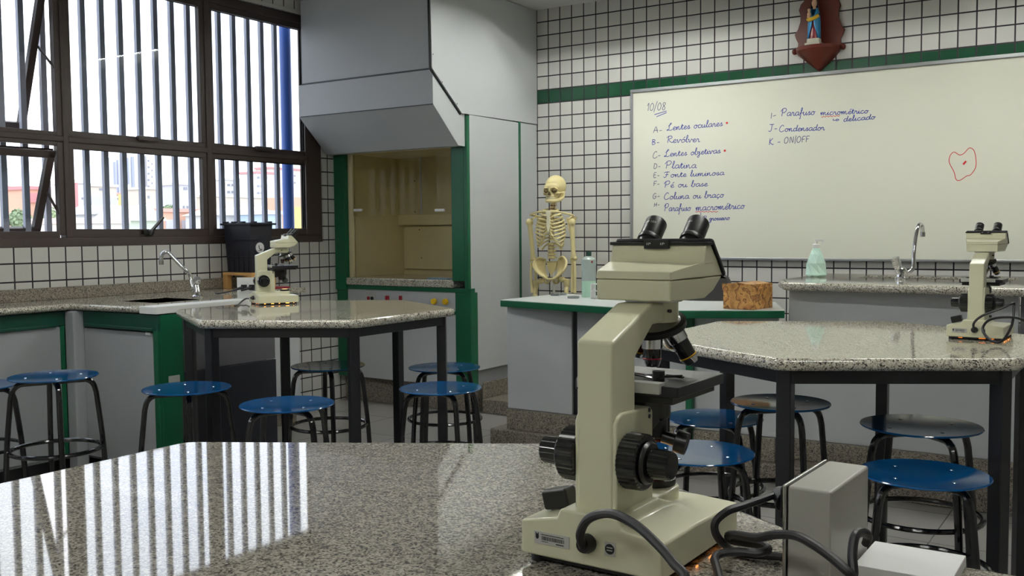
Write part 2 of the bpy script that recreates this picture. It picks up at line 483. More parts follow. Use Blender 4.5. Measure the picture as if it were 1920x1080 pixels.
# ------------------------------------------------------------------ windows
GZ = (1.293, 1.757, 1.850, 2.722)
def window(n, y0, panes, label):
    """panes: (ya, yb) clear openings along y"""
    w = struct(thing('window_%d' % n, label, 'window', (0, y0, WZ0)), label, 'window')
    fr = MB()
    ya, yb = panes[0][0], panes[-1][1]
    lo, hi = y0, (panes[-1][1]+.155 if n == 1 else panes[-1][1]+.09)
    X0, X1 = -.075, -.012
    fr.box((X0, lo, WZ0), (X1, hi, GZ[0]-.045)); fr.box((X0, lo, GZ[3]+.035), (X1, hi, WZ1))
    ed = [lo] + [v for p in panes for v in p] + [hi]
    for i in range(0, len(ed), 2):
        a, b = ed[i], ed[i+1]
        g = .033 if 0 < i < len(ed)-2 else 0
        fr.box((X0, a+(g if i else 0), WZ0+.05), (X1, b-(g if i < len(ed)-2 else .0), WZ1-.05))
    for a, b in panes:
        fr.box((X0, a-.035, GZ[1]+.03), (X1, b+.035, GZ[2]-.03))
    fr.build('frame', M['brown_frame'], w, world=True, bevel=.005)
    for k, (a, b) in enumerate(panes):
        for lowr, (z0, z1) in enumerate(((GZ[0], GZ[1]), (GZ[2], GZ[3]))):
            tilted = (n == 1 and k == 1)
            e = .038
            s = MB()
            sx0, sx1 = -.062, -.022
            if tilted:
                e = .042
                ang = math.radians(22 if lowr == 0 else 19)
                zt = z1 - (.03 if lowr == 0 else .0)
                H = (z1-z0)*1.0 + .02
                Tm = Matrix.Translation((-.03, 0, zt+.01)) @ Matrix.Rotation(ang, 4, 'Y')
                def q(p0, p1): s.box((p0[0], p0[1], p0[2]), (p1[0], p1[1], p1[2]), Tm)
                A, B = a-.02, b-.012
                q((-.018, A, -e), (.018, B, 0)); q((-.018, A, -H-.02), (.018, B, -H+e-.02))
                q((-.018, A, -H), (.018, A+e, 0)); q((-.018, B-e, -H), (.018, B, 0))
                so = s.build('sash', M['brown_frame'], w, world=True, bevel=.004)
                MB().box((-.003, A+e, -H+e-.02), (.003, B-e, -e), Tm).build('glass_pane', M['glass'], so, world=True)
                arm = MB(); p = Tm @ Vector((-.018, B-.012, -H*.45))
                arm.tube([p, Vector((-.03, b+.002, p.z-.16))], .007, 6)
                arm.build('stay_arm', M['brown_frame'], so, world=True)
                # fixed stop around the open sash
                fs = MB(); fs.box((-.06, b, z0-.03), (-.02, b+.035, z1+.03)); fs.box((-.06, a-.035, z0-.03), (-.02, a, z1+.03))
                fs.box((-.06, a, z0-.05), (-.02, b, z0-.008)); fs.box((-.06, a, z1+.008), (-.02, b, z1+.04))
                fs.build('stop', M['brown_frame'], w, world=True, bevel=.003)
            else:
                s.box((sx0, a-e, z0-e-.008), (sx1, b+e, z0)); s.box((sx0, a-e, z1), (sx1, b+e, z1+e))
                s.box((sx0, a-e, z0), (sx1, a, z1)); s.box((sx0, b, z0), (sx1, b+e, z1))
                so = s.build('sash', M['brown_frame'], w, world=True, bevel=.004)
                bx((-.045, a, z0), (-.039, b, z1)).build('glass_pane', M['glass'], so, world=True)
                ym = (a+b)/2 + (.03 if k == 2 else 0)
                l = MB()
                if lowr == 0 and n == 1 and k == 2:
                    l.box((-.022, ym-.05, z0-.03), (.0, ym+.02, z0-.005)); l.ell((-.005, ym, z0-.02), (.018, .022, .02), 12, 8)
                    l.tube([(-.002, ym, z0-.015), (.03, ym+.07, z0+.075)], [.011, .008], 8)
                    l.build('latch', M['black_plastic'], so, world=True)
                elif lowr:
                    l.box((-.022, ym-.07, z0-.02), (.006, ym+.07, z0+.008)); l.build('latch', M['brown_frame'], so, world=True, bevel=.004)
    return w
P1 = [(-4.94, -4.06), (-3.955, -3.075), (-2.975, -2.076), (-1.972, -1.165)]
window(1, -5.0, P1, 'brown metal window of several panes with one column of sashes tilted open')
window(2, -8.4, [(-8.31, -7.40), (-7.26, -6.40), (-6.26, -5.44)], 'brown metal window farther along the same wall, beside the camera, unseen, added for light')  # out of view, put in to bring more daylight into the room

# security grille and pipe outside
g = thing('window_grille', 'row of blue grey vertical security bars outside the window', 'window grille', (-.2, -5, .95))
for k in range(60):
    y = -1.270 - .1262*k
    if y < -8.5: break
    bx((-.213, y-.016, .95), (-.187, y+.016, 3.1)).build('bar', M['blue_bar'], g, world=True)
gr = MB().box((-.215, -8.6, .93), (-.185, -1.15, .96)).box((-.215, -8.6, 3.1), (-.185, -1.15, 3.13))
gr.build('rail', M['blue_bar'], g, world=True)
t = thing('drain_pipe', 'thick blue pipe beside the last security bar outside the window', 'pipe', (-.3, -1.070, -4))
MB().cyl((0, 0, 0), (0, 0, 8), .042, n=16).build('pipe', M['pipe_blue'], t)

# raised teaching platform with granite edge
pf = MB().prism([(1.245, -.001), (1.245, -.77), (1.866, -.77), (1.866, -1.573), (XR-.01, -1.573), (XR-.01, -.001)], 0.0005, .1)
struct(pf.build('trim_1', M['granite_rough'], bevel=.008), 'low granite faced platform under the desk and sink bench', 'platform')
sk = bx((1.2455, -.765, .1005), (1.262, -.002, .215))
struct(sk.build('baseboard_back', M['granite_rough'], bevel=.004), 'granite skirting on the platform along the side of the fume hood', 'baseboard')
struct(bx((.0005, -5.0, 2.816), (.012, -1.255, 2.842)).build('trim_2', M['plaster'], bevel=.002), 'pale ledge strip along the top of the window')
# ------------------------------------------------------------------ fume hood in the corner
H = thing('fume_hood', 'large grey fume hood with green posts and a beige lined work chamber', 'fume hood', (.62, -.45, 0))
def hb(name, mb, m, parent=None, **k): return mb.build(name, m, parent or H, world=True, **k)
XS = 1.235
hb('upper_casing', MB().box((.05, -1.25, 2.318), (XS-.022, -.004, 2.90)), M['laminate'], bevel=.003)
hb('canopy', MB().prism([(-1.25, 2.31), (-1.25, 2.088), (-.98, 1.838), (-.905, 1.838), (-.905, 2.31)], .012, XS-.014, 'x').box((.012, -.905, 2.06), (XS-.014, -.004, 2.31)), M['laminate'], bevel=.003)
hb('seam_strip', MB().box((.05, -1.2515, 2.308), (XS-.02, -1.249, 2.3175)).box((.03, -1.2525, 2.083), (XS-.014, -1.249, 2.089)), M['black_paint'])
hb('side_panel', MB().prism([(-1.285, 2.90), (-1.276, 2.312), (-.958, 2.054), (-.006, 2.063), (-.006, 2.90)], XS-.014, XS+.002, 'x'), M['laminate'])
hb('gap_shade', MB().tube([(XS-.012, -1.288, 2.90), (XS-.012, -1.280, 2.309), (XS-.012, -.960, 2.048)], .0075, 6), M['black_paint'])  # black tube puts the shade of the open panel gap into colour
for (y, z) in ((-1.262, 2.40), (-1.17, 2.235), (-1.01, 2.11)):
    hb('screw', MB().ell((XS+.002, y, z), (.003, .004, .004), 8, 6), M['black_plastic'])
hb('side_panel', MB().box((XS-.03, -.872, .30), (XS, -.262, 2.052)), M['laminate'], bevel=.002)
hb('side_panel', MB().box((XS-.02, -.235, .22), (XS-.006, -.004, 2.056)), M['laminate'], bevel=.002)
hb('trim_strip', MB().box((XS-.025, -.262, .22), (XS+.002, -.235, 2.06)), M['green'])
hb('post', MB().box((1.100, -.905, .925), (XS-.03, -.855, 1.838)).box((XS-.03, -.905, .87), (XS+.001, -.872, 2.045)), M['green'], bevel=.003)
hb('post', MB().box((.004, -.90, .84), (.108, -.855, 1.838)), M['green'], bevel=.003)
# work chamber lining
hb('lining_panel', MB().box((.108, -.80, .93), (.118, -.22, 1.85)), M['cream_lining'], bevel=.002)
hb('lining_panel', MB().box((1.09, -.80, .93), (1.10, -.22, 1.85)), M['cream_lining'])
hb('lining_panel', MB().box((.118, -.300, 1.318), (1.09, -.222, 1.84)), M['cream_lining'], bevel=.002)
hb('lining_panel', MB().box((.150, -.262, .972), (1.09, -.236, 1.308)), M['cream_lining'], bevel=.003)
hb('lining_panel', MB().box((.118, -.235, .93), (1.09, -.222, 1.318)), M['cream_lining'])
hb('lining_panel', MB().box((.108, -.855, 1.84), (1.10, -.22, 1.852)), M['cream_lining'])
for (x, z) in ((.30, 1.28), (.32, 1.06), (.29, 1.42), (.29, 1.66)):
    hb('screw', MB().ell((x, -.263 if z < 1.3 else -.301, z), (.005, .003, .005), 8, 6), M['black_plastic'])
p_ = at(789, 340, 'y', -.315)
hb('pale_streak', MB().cyl((p_.x, -.315, 1.40), (p_.x, -.315, 1.84), .007, n=12), M['label'])  # slim pale rod drawn for the upright white streak
hb('frame_strip', MB().box((.108, -.86, .93), (.150, -.84, 1.84)), M['cream_lining'], bevel=.002)
s = hb('sash', MB().box((.108, -.852, 1.385), (1.10, -.847, 1.838)), M['sash_glass'])
for px in (672, 825):
    p = at(px, 394, 'y', -.856)
    hb('handle', MB().box((p.x-.042, -.864, p.z-.009), (p.x+.042, -.853, p.z+.009)), M['white'], s, bevel=.002)
hb('worktop', MB().box((.02, -.895, .875), (1.099, -.22, .930)), M['granite'], bevel=.008)
# base cabinet
fr = MB().box((.004, -.885, .845), (XS+.004, -.83, .874)).box((1.108, -.885, .19), (XS+.004, -.80, .845)).box((.004, -.885, .19), (.10, -.80, .845)).box((.10, -.885, .69), (1.108, -.86, .712))
hb('cabinet_frame', fr, M['green'], bevel=.003)
hb('carcass', MB().box((.012, -.80, .185), (XS-.03, -.02, .868)), M['cab_grey'])
cp = hb('control_panel', MB().box((.102, -.876, .714), (1.106, -.86, .846)), M['laminate'], bevel=.002)
def onp(px, py): return at(px, py, 'y', -.878)
p = onp(695.5, 556); hb('socket', MB().box((p.x-.040, -.884, p.z-.045), (p.x+.040, -.874, p.z+.038)), M['label'], cp, bevel=.003)
for dx in (-.018, .018):
    hb('outlet', MB().cyl((p.x+dx, -.890, p.z-.012), (p.x+dx, -.882, p.z-.012), .013, n=16), M['black_plastic'] if dx > 0 else M['red'], cp)
for px in (727, 752):
    p = onp(px, 560); hb('switch', MB().box((p.x-.014 if px < 740 else p.x-.010, -.893, p.z-.022), (p.x+.014 if px < 740 else p.x+.010, -.874, p.z+.022)), M['red'], cp, bevel=.003)
for px, py in ((815.5, 565), (837, 565.5)):
    p = onp(px, py)
    kn = MB()
    kn.tube([(p.x, -.874, p.z), (p.x, -.884, p.z)], [.012, .012], 12)
    kn.tube([(p.x, -.884, p.z), (p.x, -.905, p.z)], [.024, .020], 8)
    hb('gas_knob', kn, M['yellow'], cp, bevel=.002)
for x0, x1 in ((.104, .528), (.536, 1.106)):
    hb('door', MB().box((x0, -.878, .192), (x1, -.86, .688)), M['laminate'], bevel=.002)
hb('plinth', MB().box((.004, -.815, .0005), (1.20, -.01, .184)), M['granite_rough'], bevel=.003)
# paper on the hood worktop
p = at(816, 522.5, 'z', .931)
t = tag(MB().prism([(-.10, -.03), (.09, -.035), (.10, .04), (-.09, .045)], 0, .004).build('folder', M['sky_blue'], loc=(p.x+.02, p.y+.03, .9315)), 'flat pale blue folder lying on the fume hood worktop', 'folder')

# ------------------------------------------------------------------ wall counter and peninsula (left)
ZCt = .905
wt = thing('granite_worktop', 'speckled granite worktop with sink running under the window and turning into a peninsula', 'worktop', (.3, -3, .87))
top = [(.002, -8.3), (.395, -8.3), (.395, -3.285), (.93, -3.25), (.93, -2.42), (.44, -2.38), (.44, -1.64), (.002, -1.64)]
# sink cut: the slab is built as strips around the basin
SX0, SX1, SY0, SY1 = .42, .78, -3.05, -2.72
sl = MB()
Z0 = ZCt-.032
sl.box((.002, -8.3, Z0), (.395, -3.285, ZCt))
sl.prism([(.002, -3.285), (.395, -3.285), (.936, -3.25), (.936, SY0), (.002, SY0)], Z0, ZCt)
sl.box((.002, SY0, Z0), (SX0, SY1, ZCt)); sl.box((SX1, SY0, Z0), (.93, SY1, ZCt))
sl.box((.002, SY1, Z0), (.93, -2.42, ZCt)); sl.box((.002, -2.42, Z0), (.44, -1.64, ZCt))
sl.build('slab', M['granite'], wt, world=True)
MB().tube([(.389, -8.3, ZCt-.016), (.389, -3.285, ZCt-.016)], .0162, 12).tube([(.389, -3.279, ZCt-.016), (.935, -3.246, ZCt-.016)], .0162, 12).build('rounded_edge', M['granite'], wt, world=True)
bs = MB().box((.002, -8.3, ZCt), (.022, -1.66, ZCt+.068))
bs.build('backsplash', M['granite_rough'], wt, world=True, bevel=.003)
bn = MB().box((SX0-.004, SY0, ZCt-.16), (SX1+.004, SY1, ZCt-.155)).box((SX0-.004, SY0-.004, ZCt-.16), (SX0, SY1+.004, ZCt-.004)).box((SX1, SY0-.004, ZCt-.16), (SX1+.004, SY1+.004, ZCt-.004)).box((SX0, SY0-.004, ZCt-.16), (SX1, SY0, ZCt-.004)).box((SX0, SY1, ZCt-.16), (SX1, SY1+.004, ZCt-.004))
bn.build('sink_basin', M['basin'], wt, world=True)

def cabinet_face(root, axis, plane, u0, u1, z0, z1, doors, frame_m, door_m, fw=.045, top=.075, depth=.018):
    """framed cabinet front on a plane facing +x or -y"""
    def B(a0, a1, zz0, zz1, d0, d1):
        return bx((plane+d0, a0, zz0), (plane+d1, a1, zz1)) if axis == 'x' else bx((a0, plane-d1, zz0), (a1, plane-d0, zz1))
    B(u0, u1, z1-top, z1, 0, depth).build('rail', frame_m, root, world=True, bevel=.003)
    for a0, a1 in doors:
        B(a0, a1, z0+.01, z1-top-.006, .002, depth-.004).build('door', door_m, root, world=True, bevel=.003)
    return B
bc = thing('base_cabinet', 'grey and green cabinet under the window counter, left of the corner pillar', 'cabinet', (.2, -5, 0))
bx((.01, -8.2, .085), (.345, -3.36, .868)).build('carcass', M['cab_grey'], bc, world=True)
B = cabinet_face(bc, 'x', .345, -8.2, -3.305, .09, .866, [(-3.325-.62*(i+1)+.02, -3.332-.62*i) for i in range(6)], M['green_dark'], M['cab_grey'])
for i in range(7):
    B(-3.332-.62*i, -3.308-.62*i, .09, .79, 0, .018).build('stile', M['green'], bc, world=True, bevel=.002)
B(-8.2, -3.36, .785, .80, .018, .03).build('drip_rail', M['green_dark'], bc, world=True, bevel=.003)
bx((.012, -8.2, .0005), (.31, -3.36, .085)).build('kick_board', M['black_paint'], bc, world=True)

pn = thing('peninsula_cabinet', 'grey peninsula cabinet with green frame jutting from the window counter', 'cabinet', (.6, -2.8, 0))
bx((.012, -3.235, .085), (.93, -2.44, .74)).build('carcass', M['laminate_dark'], pn, world=True)
bx((.354, -3.305, .0005), (.44, -3.236, .868)).build('corner_pillar', M['cab_grey'], pn, world=True, bevel=.012)
B = cabinet_face(pn, 'y', -3.235, .442, 1.06, .09, .868, [(.444, 1.012)], M['green_dark'], M['cab_grey'], top=.085)
B(1.022, 1.06, .09, .79, 0, .02).build('stile', M['green'], pn, world=True, bevel=.003)
B(.46, 1.03, .788, .802, .018, .03).build('drip_rail', M['green_dark'], pn, world=True, bevel=.003)
bx((.95, -3.235, .0005), (1.06, -3.105, .868)).build('corner_post', M['green'], pn, world=True, bevel=.003)
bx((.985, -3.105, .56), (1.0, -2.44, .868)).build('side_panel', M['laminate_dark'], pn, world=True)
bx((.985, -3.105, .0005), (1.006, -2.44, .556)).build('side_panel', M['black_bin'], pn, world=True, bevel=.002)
bx((.93, -2.9, .0005), (.985, -2.6, .868)).build('inner_rib', M['laminate_dark'], pn, world=True)
bx((1.0605, -3.20, .48), (1.064, -3.135, .56)).build('cover_plate', M['label'], pn, world=True)
p = at(276, 626, 'y', -3.258); bx((p.x-.018, -3.2555, p.z-.006), (p.x+.018, -3.252, p.z+.006)).build('label', M['white'], pn, world=True)
bx((.5, -3.2, .0005), (.93, -2.5, .085)).build('kick_board', M['black_paint'], pn, world=True)

lb = tag(bx((.938, -3.268, .872), (1.065, -2.50, .9095)).build('ledge_board', M['white'], bevel=.003), 'white painted board along the edge of the peninsula beside the left table', 'board')
ec = thing('end_cabinet', 'pale grey cabinet at the end of the window counter, beyond the left table', 'cabinet', (.2, -2.0, 0))
bx((.01, -2.41, .085), (.385, -1.66, .868)).build('carcass', M['laminate'], ec, world=True)
bx((.386, -2.41, .1), (.402, -1.76, .865)).build('door', M['laminate'], ec, world=True, bevel=.002)
bx((.386, -1.752, .1), (.400, -1.665, .865)).build('stile', M['laminate'], ec, world=True, bevel=.002)
bx((.012, -2.41, .0005), (.36, -1.67, .085)).build('kick_board', M['granite_rough'], ec, world=True)
# small red book on the end of the counter
p = at(508, 539.5, 'z', .91)
tag(bx((-.06, -.09, 0), (.06, .09, .012)).build('exercise_book', M['red'], loc=(.372, -1.86, .9055), bevel=.002), 'thin red book lying on the counter end behind the left microscope', 'book')
# ------------------------------------------------------------------ hexagonal granite tables
def hexpts(R, th=30, c=(0, 0)):
    return [(c[0]+R*math.cos(math.radians(th+60*i)), c[1]+R*math.sin(math.radians(th+60*i))) for i in range(6)]
def round_poly(pts, r, n=4):
    out = []; k = len(pts)
    for i in range(k):
        p0, p, p1 = Vector((*pts[i-1], 0)), Vector((*pts[i], 0)), Vector((*pts[(i+1) % k], 0))
        a = p + (p0-p).normalized()*r; b = p + (p1-p).normalized()*r
        for j in range(n+1):
            t = j/n
            q = a*(1-t)**2 + p*2*t*(1-t) + b*t*t
            out.append((q.x, q.y))
    return out
def slab_edge(mb, pts, z0, z1, k=5):
    """full bullnose slab: rings of the outline offset by a half circle"""
    n = len(pts); h = (z1-z0)/2; zc = (z0+z1)/2
    cx = sum(p[0] for p in pts)/n; cy = sum(p[1] for p in pts)/n
    nr = []
    for i in range(n):
        d = Vector((pts[(i+1) % n][0]-pts[i-1][0], pts[(i+1) % n][1]-pts[i-1][1]))
        q = Vector((d.y, -d.x)).normalized() if d.length > 1e-9 else Vector((pts[i][0]-cx, pts[i][1]-cy)).normalized()
        nr.append(q)
    rings = []
    for j in range(2*k+1):
        a = -math.pi/2 + math.pi*j/(2*k)
        o = h*0.75*math.cos(a) - h*0.75
        rings.append([(pts[i][0]+nr[i].x*o, pts[i][1]+nr[i].y*o, zc+h*math.sin(a)) for i in range(n)])
    vs = [p for r_ in rings for p in r_]
    fs = [(j*n+i, j*n+(i+1) % n, (j+1)*n+(i+1) % n, (j+1)*n+i) for j in range(2*k) for i in range(n)]
    fs += [tuple(range(n-1, -1, -1)), tuple(2*k*n+i for i in range(n))]
    mb.add(vs, fs)
    return mb
def hex_table(cx, cy, zt, label, R=.683, RL=.613, gm='granite', outline=None):
    t = thing('granite_table', label, 'table', (cx, cy, 0), 0, 'hexagonal granite student tables')
    th = .036
    pts = outline or hexpts(R)
    slab_edge(MB(), round_poly(pts, .03, 5), zt-th, zt).build('tabletop', M[gm], t, flat_caps=True)
    zl = zt-th
    legs = hexpts(RL)
    ap = MB()
    for i in range(6):
        a, b = Vector((*legs[i], 0)), Vector((*legs[(i+1) % 6], 0))
        d = (b-a).normalized(); nn = Vector((d.y, -d.x, 0))
        ap.add([a+nn*s+Vector((0, 0, z)) for z in (zl-.042, zl-.0005) for s in (-.02, .02)] + [b+nn*s+Vector((0, 0, z)) for z in (zl-.042, zl-.0005) for s in (-.02, .02)],
               [(0,1,3,2), (4,6,7,5), (0,4,5,1), (2,3,7,6), (0,2,6,4), (1,5,7,3)])
    ap.build('apron', M['black_paint'], t, bevel=.002)
    for i in range(6):
        x, y = legs[i]; a = math.radians(30+60*i+0)
        T = Matrix.Translation((x, y, 0)) @ Matrix.Rotation(a, 4, 'Z')
        MB().box((-.022, -.022, .0005), (.022, .022, zl-.001), T).build('leg', M['black_paint'], t, bevel=.004)
    return t
hex_table(1.769, -2.897, .900, 'hexagonal granite table on black legs in front of the fume hood')
hex_table(4.237, -2.850, .893, 'hexagonal granite table on black legs in front of the desk and sink bench')
NC = (4.272, -5.485)
near = [(4.82-NC[0], -5.112-NC[1]), (.0, .68), (-.589, .34), (-.589, -.34), (0, -.68), (.589, -.60), (1.18, -.60), (1.18, .375)]
hex_table(NC[0], NC[1], .895, 'large polished granite table in the foreground reflecting the window', gm='granite_near', outline=near)

# ------------------------------------------------------------------ stools
def make_stool():
    t = thing('round_stool', '', 'stool', (0, 0, 0))
    H = .63; R = .175
    prof = [(0, H-.012), (.05, H-.0115), (.11, H-.0095), (.155, H-.0075), (R-.003, H-.0065), (R, H-.003), (R-.002, H), (.155, H-.001), (.11, H-.003), (.05, H-.0045), (0, H-.005)]
    seat = MB().lathe(prof, 48).build('seat', M['blue_seat'], t)
    for i in range(4):
        a = math.radians(45+90*i)
        MB().ell((.105*math.cos(a), .105*math.sin(a), H-.0025), (.006, .006, .0022), 10, 6).build('screw', M['chrome'], seat)
    for i in range(4):
        a = math.radians(45+90*i); c, s = math.cos(a), math.sin(a)
        zt = H-.024
        path = [(.02, zt), (.10, zt), (.128, zt-.002), (.150, zt-.018), (.160, zt-.045), (.166, zt-.085), (.186, .32), (.200, .012)]
        P = smooth_path([(r*c, r*s, z) for r, z in path], 4)
        MB().tube(P, .0112, 10).build('leg', M['black_gloss'], t)
        MB().cyl((.200*c, .200*s, 0), (.199*c, .199*s, .02), .0135, n=12).build('foot_cap', M['black_rubber'], t)
    MB().tube([(.176*math.cos(math.radians(10*i)), .176*math.sin(math.radians(10*i)), .345) for i in range(36)], .0085, 8, closed=True).build('foot_ring', M['black_gloss'], t)
    return t
st0 = make_stool()
STOOLS = [
 (1.323, -3.961, .682, .350, 20, 'blue round stool in front of the grey cabinet under the window'),
 (.835, -4.045, .612, .372, 0, 'blue round stool cut off by the left edge of the photo'),
 (1.849, -3.708, .639, .350, 10, 'blue round stool under the near left corner of the left table, by the green post'),
 (2.443, -3.723, .630, .350, 35, 'blue round stool standing nearest the camera in front of the left table'),
 (1.860, -2.905, .635, .350, 5, 'dark looking round stool under the middle of the left table, before the tiled wall'),
 (2.137, -2.360, .580, .365, 30, 'blue round stool behind the right legs of the left table, near the fume hood'),
 (2.619, -3.017, .606, .350, 15, 'blue round stool just right of the left table, in front of another stool'),
 (3.972, -3.492, .585, .350, 40, 'blue round stool partly hidden behind the focus knob of the foreground microscope'),
 (3.778, -2.864, .568, .3605, 10, 'blue round stool under the right table, just beyond the stool behind the focus knob'),
 (4.094, -3.069, .686, .327, 0, 'blue round stool under the right table with its leg in front'),
 (4.523, -2.997, .640, .3675, 0, 'grey looking round stool under the right table mirroring the pale bench panel'),
 (4.607, -3.394, .580, .350, 12, 'blue round stool behind the grey power box at the right table'),
]
for i, (x, y, z, D, rz, lab) in enumerate(STOOLS):
    o = st0 if i == 0 else copy_tree(st0)
    o.location = (x, y, .0008); o.rotation_euler = (0, 0, math.radians(rz)); o.scale = (D/.35, D/.35, z/.63)
    o['label'] = lab; o['group'] = 'blue topped round stools'

# ------------------------------------------------------------------ teacher desk
dk = thing('teacher_desk', 'white topped desk with green edge and grey front panels on the platform', 'desk', (2.8, -1.3, .1))
DT = .865
dpts = [(1.944, -1.565), (2.75, -1.732), (3.10, -1.800), (3.20, -1.768), (3.617, -1.540), (3.475, -1.20), (3.40, -1.02), (2.95, -1.14), (1.977, -.925)]
inner = dpts
MB().prism(dpts, DT-.040, DT-.003).build('edge_band', M['green'], dk, world=True, bevel=.003)
cxm = sum(p[0] for p in dpts)/len(dpts); cym = sum(p[1] for p in dpts)/len(dpts)
MB().prism([(cxm+(p[0]-cxm)*.997, cym+(p[1]-cym)*.992) for p in dpts], DT-.004, DT).build('desktop', M['desk_white'], dk, world=True)
bx((1.958, -1.515, .222), (2.395, -1.495, DT-.041)).build('front_panel', M['laminate'], dk, world=True, bevel=.002)
bx((2.400, -1.505, .222), (2.425, -1.485, DT-.041)).build('gap_strip', M['black_paint'], dk, world=True)
bx((2.430, -1.515, .222), (3.575, -1.495, DT-.041)).build('front_panel', M['laminate'], dk, world=True, bevel=.002)
bx((1.958, -1.494, .222), (1.976, -.96, DT-.041)).build('side_panel', M['laminate'], dk, world=True, bevel=.002)
bx((1.962, -1.535, .1008), (3.57, -1.485, .220)).build('plinth', M['granite_rough'], dk, world=True, bevel=.003)
for px in (1293.5,):
    p = at(px, 700, 'y', -1.54)
    bx((p.x-.018, -1.556, .1008), (p.x+.018, -1.52, DT-.041)).build('leg', M['green'], dk, world=True, bevel=.002)
bx((3.42, -1.45, .1008), (3.455, -1.42, DT-.041)).build('leg', M['green_dark'], dk, world=True, bevel=.002)

# dark chair behind the desk
ch = thing('office_chair', 'dark grey chair back showing between the foreground microscope head and the map box', 'chair', (2.72, -.62, .1))
MB().prism(round_poly([(-.24, .50), (.24, .50), (.27, .86), (.20, .90), (-.20, .90), (-.27, .86)], .05), -.03, .03, 'y').build('backrest', M['grey_chair'], ch, bevel=.012, seg=3)
MB().prism(round_poly([(-.24, -.02), (.24, -.02), (.24, .44), (-.24, .44)], .08), .40, .47).build('seat', M['grey_chair'], ch, bevel=.02, seg=3)
MB().cyl((0, .2, .06), (0, .2, .40), .03).build('column', M['black_paint'], ch)
cb = MB()
for i in range(5):
    a = math.radians(72*i+18); cb.tube([(0, .2, .09), (.27*math.cos(a), .2+.27*math.sin(a), .055)], [.025, .016], 8)
cb.build('base', M['black_plastic'], ch)
for i in range(5):
    a = math.radians(72*i+18); MB().ell((.27*math.cos(a), .2+.27*math.sin(a), .028), (.026, .026, .027), 12, 8).build('castor', M['black_plastic'], ch)
MB().box((-.03, .02, .44), (.03, .05, .56)).build('back_bracket', M['black_paint'], ch)

# ------------------------------------------------------------------ sink bench
sb = thing('sink_bench', 'grey bench with granite top and sink in front of the whiteboard', 'bench', (4.2, -1.0, .1))
BT = 1.0
bo = [(3.49, -1.20), (3.60, -1.495), (5.60, -1.545), (5.60, -.45), (3.49, -.45)]
BX0, BX1, BY0, BY1 = 3.80, 4.55, -.90, -.62
s = MB()
s.prism([(3.50, -1.20), (3.61, -1.485), (5.60, -1.535), (5.60, BY0), (3.50, BY0)], BT-.04, BT)
s.box((3.50, BY0, BT-.04), (BX0, BY1, BT)); s.box((BX1, BY0, BT-.04), (5.60, BY1, BT)); s.box((3.50, BY1, BT-.04), (5.60, -.45, BT))
s.build('slab', M['granite'], sb, world=True)
MB().tube([(3.502, -.45, BT-.02), (3.502, -1.20, BT-.02), (3.535, -1.33, BT-.02), (3.60, -1.475, BT-.02), (3.64, -1.487, BT-.02), (5.60, -1.536, BT-.02)], .0202, 12).build('rounded_edge', M['granite'], sb, world=True)
bn = MB().box((BX0, BY0, BT-.2), (BX1, BY1, BT-.195)).box((BX0-.004, BY0, BT-.2), (BX0, BY1, BT-.012)).box((BX1, BY0, BT-.2), (BX1+.004, BY1, BT-.012)).box((BX0, BY0-.004, BT-.2), (BX1, BY0, BT-.012)).box((BX0, BY1, BT-.2), (BX1, BY1+.004, BT-.012))
bn.build('sink_basin', M['basin'], sb, world=True)
bx((3.592, -1.40, .204), (4.628, -1.382, BT-.042)).build('front_panel', M['laminate'], sb, world=True, bevel=.002)
bx((4.636, -1.40, .204), (4.652, -1.386, BT-.042)).build('seam_strip', M['laminate_dark'], sb, world=True)
bx((4.66, -1.40, .204), (5.55, -1.382, BT-.042)).build('front_panel', M['laminate'], sb, world=True, bevel=.002)
bx((3.592, -1.38, .204), (3.61, -.50, BT-.042)).build('side_panel', M['laminate'], sb, world=True)
bx((3.62, -1.38, .204), (5.54, -.50, .75)).build('carcass', M['cab_grey'], sb, world=True)
bx((3.60, -1.42, .1008), (5.56, -.48, .203)).build('plinth', M['granite_rough'], sb, world=True, bevel=.003)

# ------------------------------------------------------------------ whiteboard
wb = thing('whiteboard', 'long white marker board with a lesson list in blue ink on the tiled wall', 'whiteboard', (3.4, -.01, 1.06))
X0, X1, Z0, Z1 = 2.022, 5.9, 1.060, 2.247
bx((X0+.01, -.020, Z0+.01), (X1-.01, -.002, Z1-.01)).build('writing_surface', M['whiteboard'], wb, world=True)
fm = MB().box((X0, -.032, Z1-.022), (X1, -.002, Z1)).box((X0, -.030, Z0), (X1, -.002, Z0+.016)).box((X0, -.030, Z0), (X0+.018, -.002, Z1)).box((X1-.018, -.03, Z0), (X1, -.002, Z1))
fm.build('frame', M['alu'], wb, world=True, bevel=.003)

